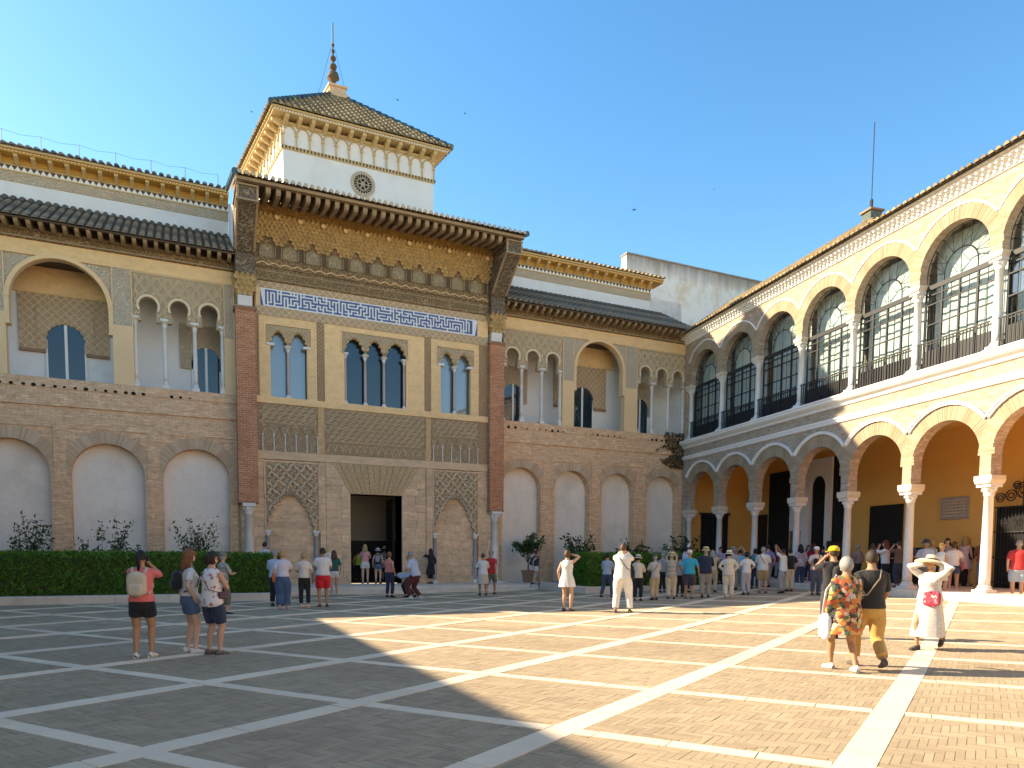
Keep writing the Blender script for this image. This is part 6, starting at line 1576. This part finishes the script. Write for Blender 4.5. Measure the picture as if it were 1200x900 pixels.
person('woman with dark red hair in white blouse and dark trousers', 1036, 692, 634, 270, (.62,.62,.64), .7, .95, BLACK, .95, 1.05, hair='auburn', style='curly', aL='cam', aR='down', fem=True)
person('bald man in navy shirt and navy trousers facing the court', 1064, 692, 632, 215, (.035,.05,.08), .5, .9, (.022,.028,.045), .95, 1.15, hair='grey', style='bald', aL='belly', aR='belly', w_=1.1, glasses=True, skin=1)
person('man in dark hat and light blue tee', 1083, 696, 633, 20, (.50,.54,.58), .45, .88, (.2,.2,.2), .5, 1.2, hair='grey', hat=('brim', (.07,.07,.08)), skin=1)
person('woman with blond bun in white tank dress', 1101, 700, 637, 30, WHITE, 0, .9, None, skirt=(1.0,.55,.2,(.55,.5,.46)), shoe=(.4,.25,.15), hair='blond', style='bun', fem=True)
p = person('woman in white tee and short denim shorts', 1116, 696, 635, -5, (.72,.68,.62), .4, .95, (.05,.085,.14), .27, 1.2, shoe=(.45,.28,.18), hair='brown', style='bob', fem=True); bag(p, 'red cloth bag on the woman in denim shorts', (.42,.10,.09), .25, 0, .95, .3, .34, sling=False)
person('blond woman in pink summer dress on the arcade step', 1129, 687, 629, 25, (.62,.42,.44), .0, .95, None, skirt=(1.0,.62,.22,(.58,.38,.42)), shoe=(.4,.28,.2), hair='blond', style='curly', z=.5, fem=True)
person('tall dark-haired man in plum tee looking back', 1135, 684, 621, 150, (.22,.10,.20), .45, .9, GREY, hair='dark', z=.5)
p = person('man in grey shorts with a large black backpack on the step', 1139, 687, 624, 25, (.06,.07,.06), .45, .9, (.12,.13,.12), .48, 1.2, shoe=(.25,.17,.1), hair='dark', stance='step', z=.5); backpack(p, 'large black backpack on the man in grey shorts', BLACK, sz=1.15)
person('woman in black dress with curly dark hair beside the column', 1167, 683, 627, 20, BLACK, .3, .95, None, skirt=(1.0,.6,.22,BLACK), hair='auburn', style='curly', z=.5, fem=True)
person('grey-haired man in navy tee near the iron gate', 1179, 686, 628, 15, (.04,.05,.09), .45, .9, (.035,.045,.08), .55, 1.2, hair='grey', z=.5, w_=1.15)
person('woman with auburn hair in navy top near the iron gate', 1188, 687, 628, 10, (.045,.06,.11), .45, .9, NAVY, .6, 1.2, hair='auburn', style='bob', z=.5, fem=True)
person('man in red tee and pale blue shorts', 1191, 703, 633, -8, (.48,.04,.045), .45, .88, (.30,.36,.45), .46, 1.25, shoe=(.18,.08,.05), hair='grey', skin=0, w_=1.12)
p = person('woman in wide straw hat and white dotted dress walking', 1087, 761, 650, 205, DOT, .95, .95, None, skirt=(1.05,.30,.27,DOT), shoe=(.06,.05,.05), hair='dark', style='pony', hat=('wide', plain('pale_straw', (.70,.58,.38), .85, .1, 6, .3, 120)), aL='hat', aR='shade', stance='walk2', skin=1, fem=True, near=True, topw=1.9, w_=1.05, look=20); bag(p, 'red floral sling bag on the woman in the straw hat', None, -.12, .19, 1.0, .3, .3, mat=FL_R)

GAL = ((902,676,641,'visitor in black jacket inside the arcade by the dark doorway',BLACK,'black',-20),(911,678,640,'visitor in maroon top inside the arcade behind the phone raiser',(.20,.03,.04),'auburn',30),(946,680,639,'visitor in mauve shirt standing in the arcade shade',(.30,.16,.28),'dark',160),(963,681,640,'visitor in dark blue top under the fourth arch',(.05,.07,.14),'dark',10),
 (1004,684,638,'visitor in grey sweater beside the metal cabinet',(.22,.22,.23),'grey',-40),(1021,686,637,'visitor in olive shirt before the black arcade door',(.16,.16,.09),'brown',20),(1052,688,634,'visitor in brown jacket behind the bald man',(.14,.09,.06),'dark',-60),(1090,688,633,'visitor in pale green top against the dark bench',(.36,.42,.32),'blond',40),(1108,688,631,'visitor in grey tee below the stone plaque',(.30,.30,.30),'dark',180),(1150,688,630,'visitor in rust top half hidden by the near column',(.30,.10,.05),'brown',10),
 (884,690,643,'visitor in teal tee squeezed into the tour group',(.04,.20,.22),'black',0),(834,694,645,'visitor in sand jacket behind the navy shirt',(.46,.38,.27),'grey',15),(776,694,648,'visitor in slate polo behind the striped knit',(.20,.23,.27),'grey',-15))
for gi, (px, py, hy, lab, tc, hc, hd) in enumerate(GAL):
    person(lab, px, py, hy, hd, tc, (.45,.9)[gi%2], .9, (BLACK, GREY, NAVY, KHAKI)[gi%4], .94, 1.12, hair=hc, style=('short','bob','long')[gi%3], aL=('down','belly','cam','pocket')[gi%4], aR=('belly','down','cam')[gi%3], z=.5 if (px > 900 and py < 689) else None, skin=gi%3, fem=gi%3 > 0, w_=1+.04*(gi%4))
# merge the body surfaces
dg = bpy.context.evaluated_depsgraph_get(); done = []
for o, ex in PENDING:
    me = bpy.data.meshes.new_from_object(o.evaluated_get(dg)); done.append((o, ex, me))
for o, ex, me in done:
    mat = o.data.materials[0]; o.modifiers.clear(); old = o.data
    if ex:
        n = len(me.vertices); co = np.empty(n*3); me.vertices.foreach_get('co', co); vs = [tuple(v) for v in co.reshape(-1,3)]
        fs = [tuple(p.vertices) for p in me.polygons]+[tuple(i+n for i in f) for f in ex.f]
        m2 = bpy.data.meshes.new(old.name); m2.from_pydata(vs+list(ex.v), [], fs); m2.update(); bpy.data.meshes.remove(me); me = m2
    if not me.materials: me.materials.append(mat)
    me.shade_smooth(); o.data = me
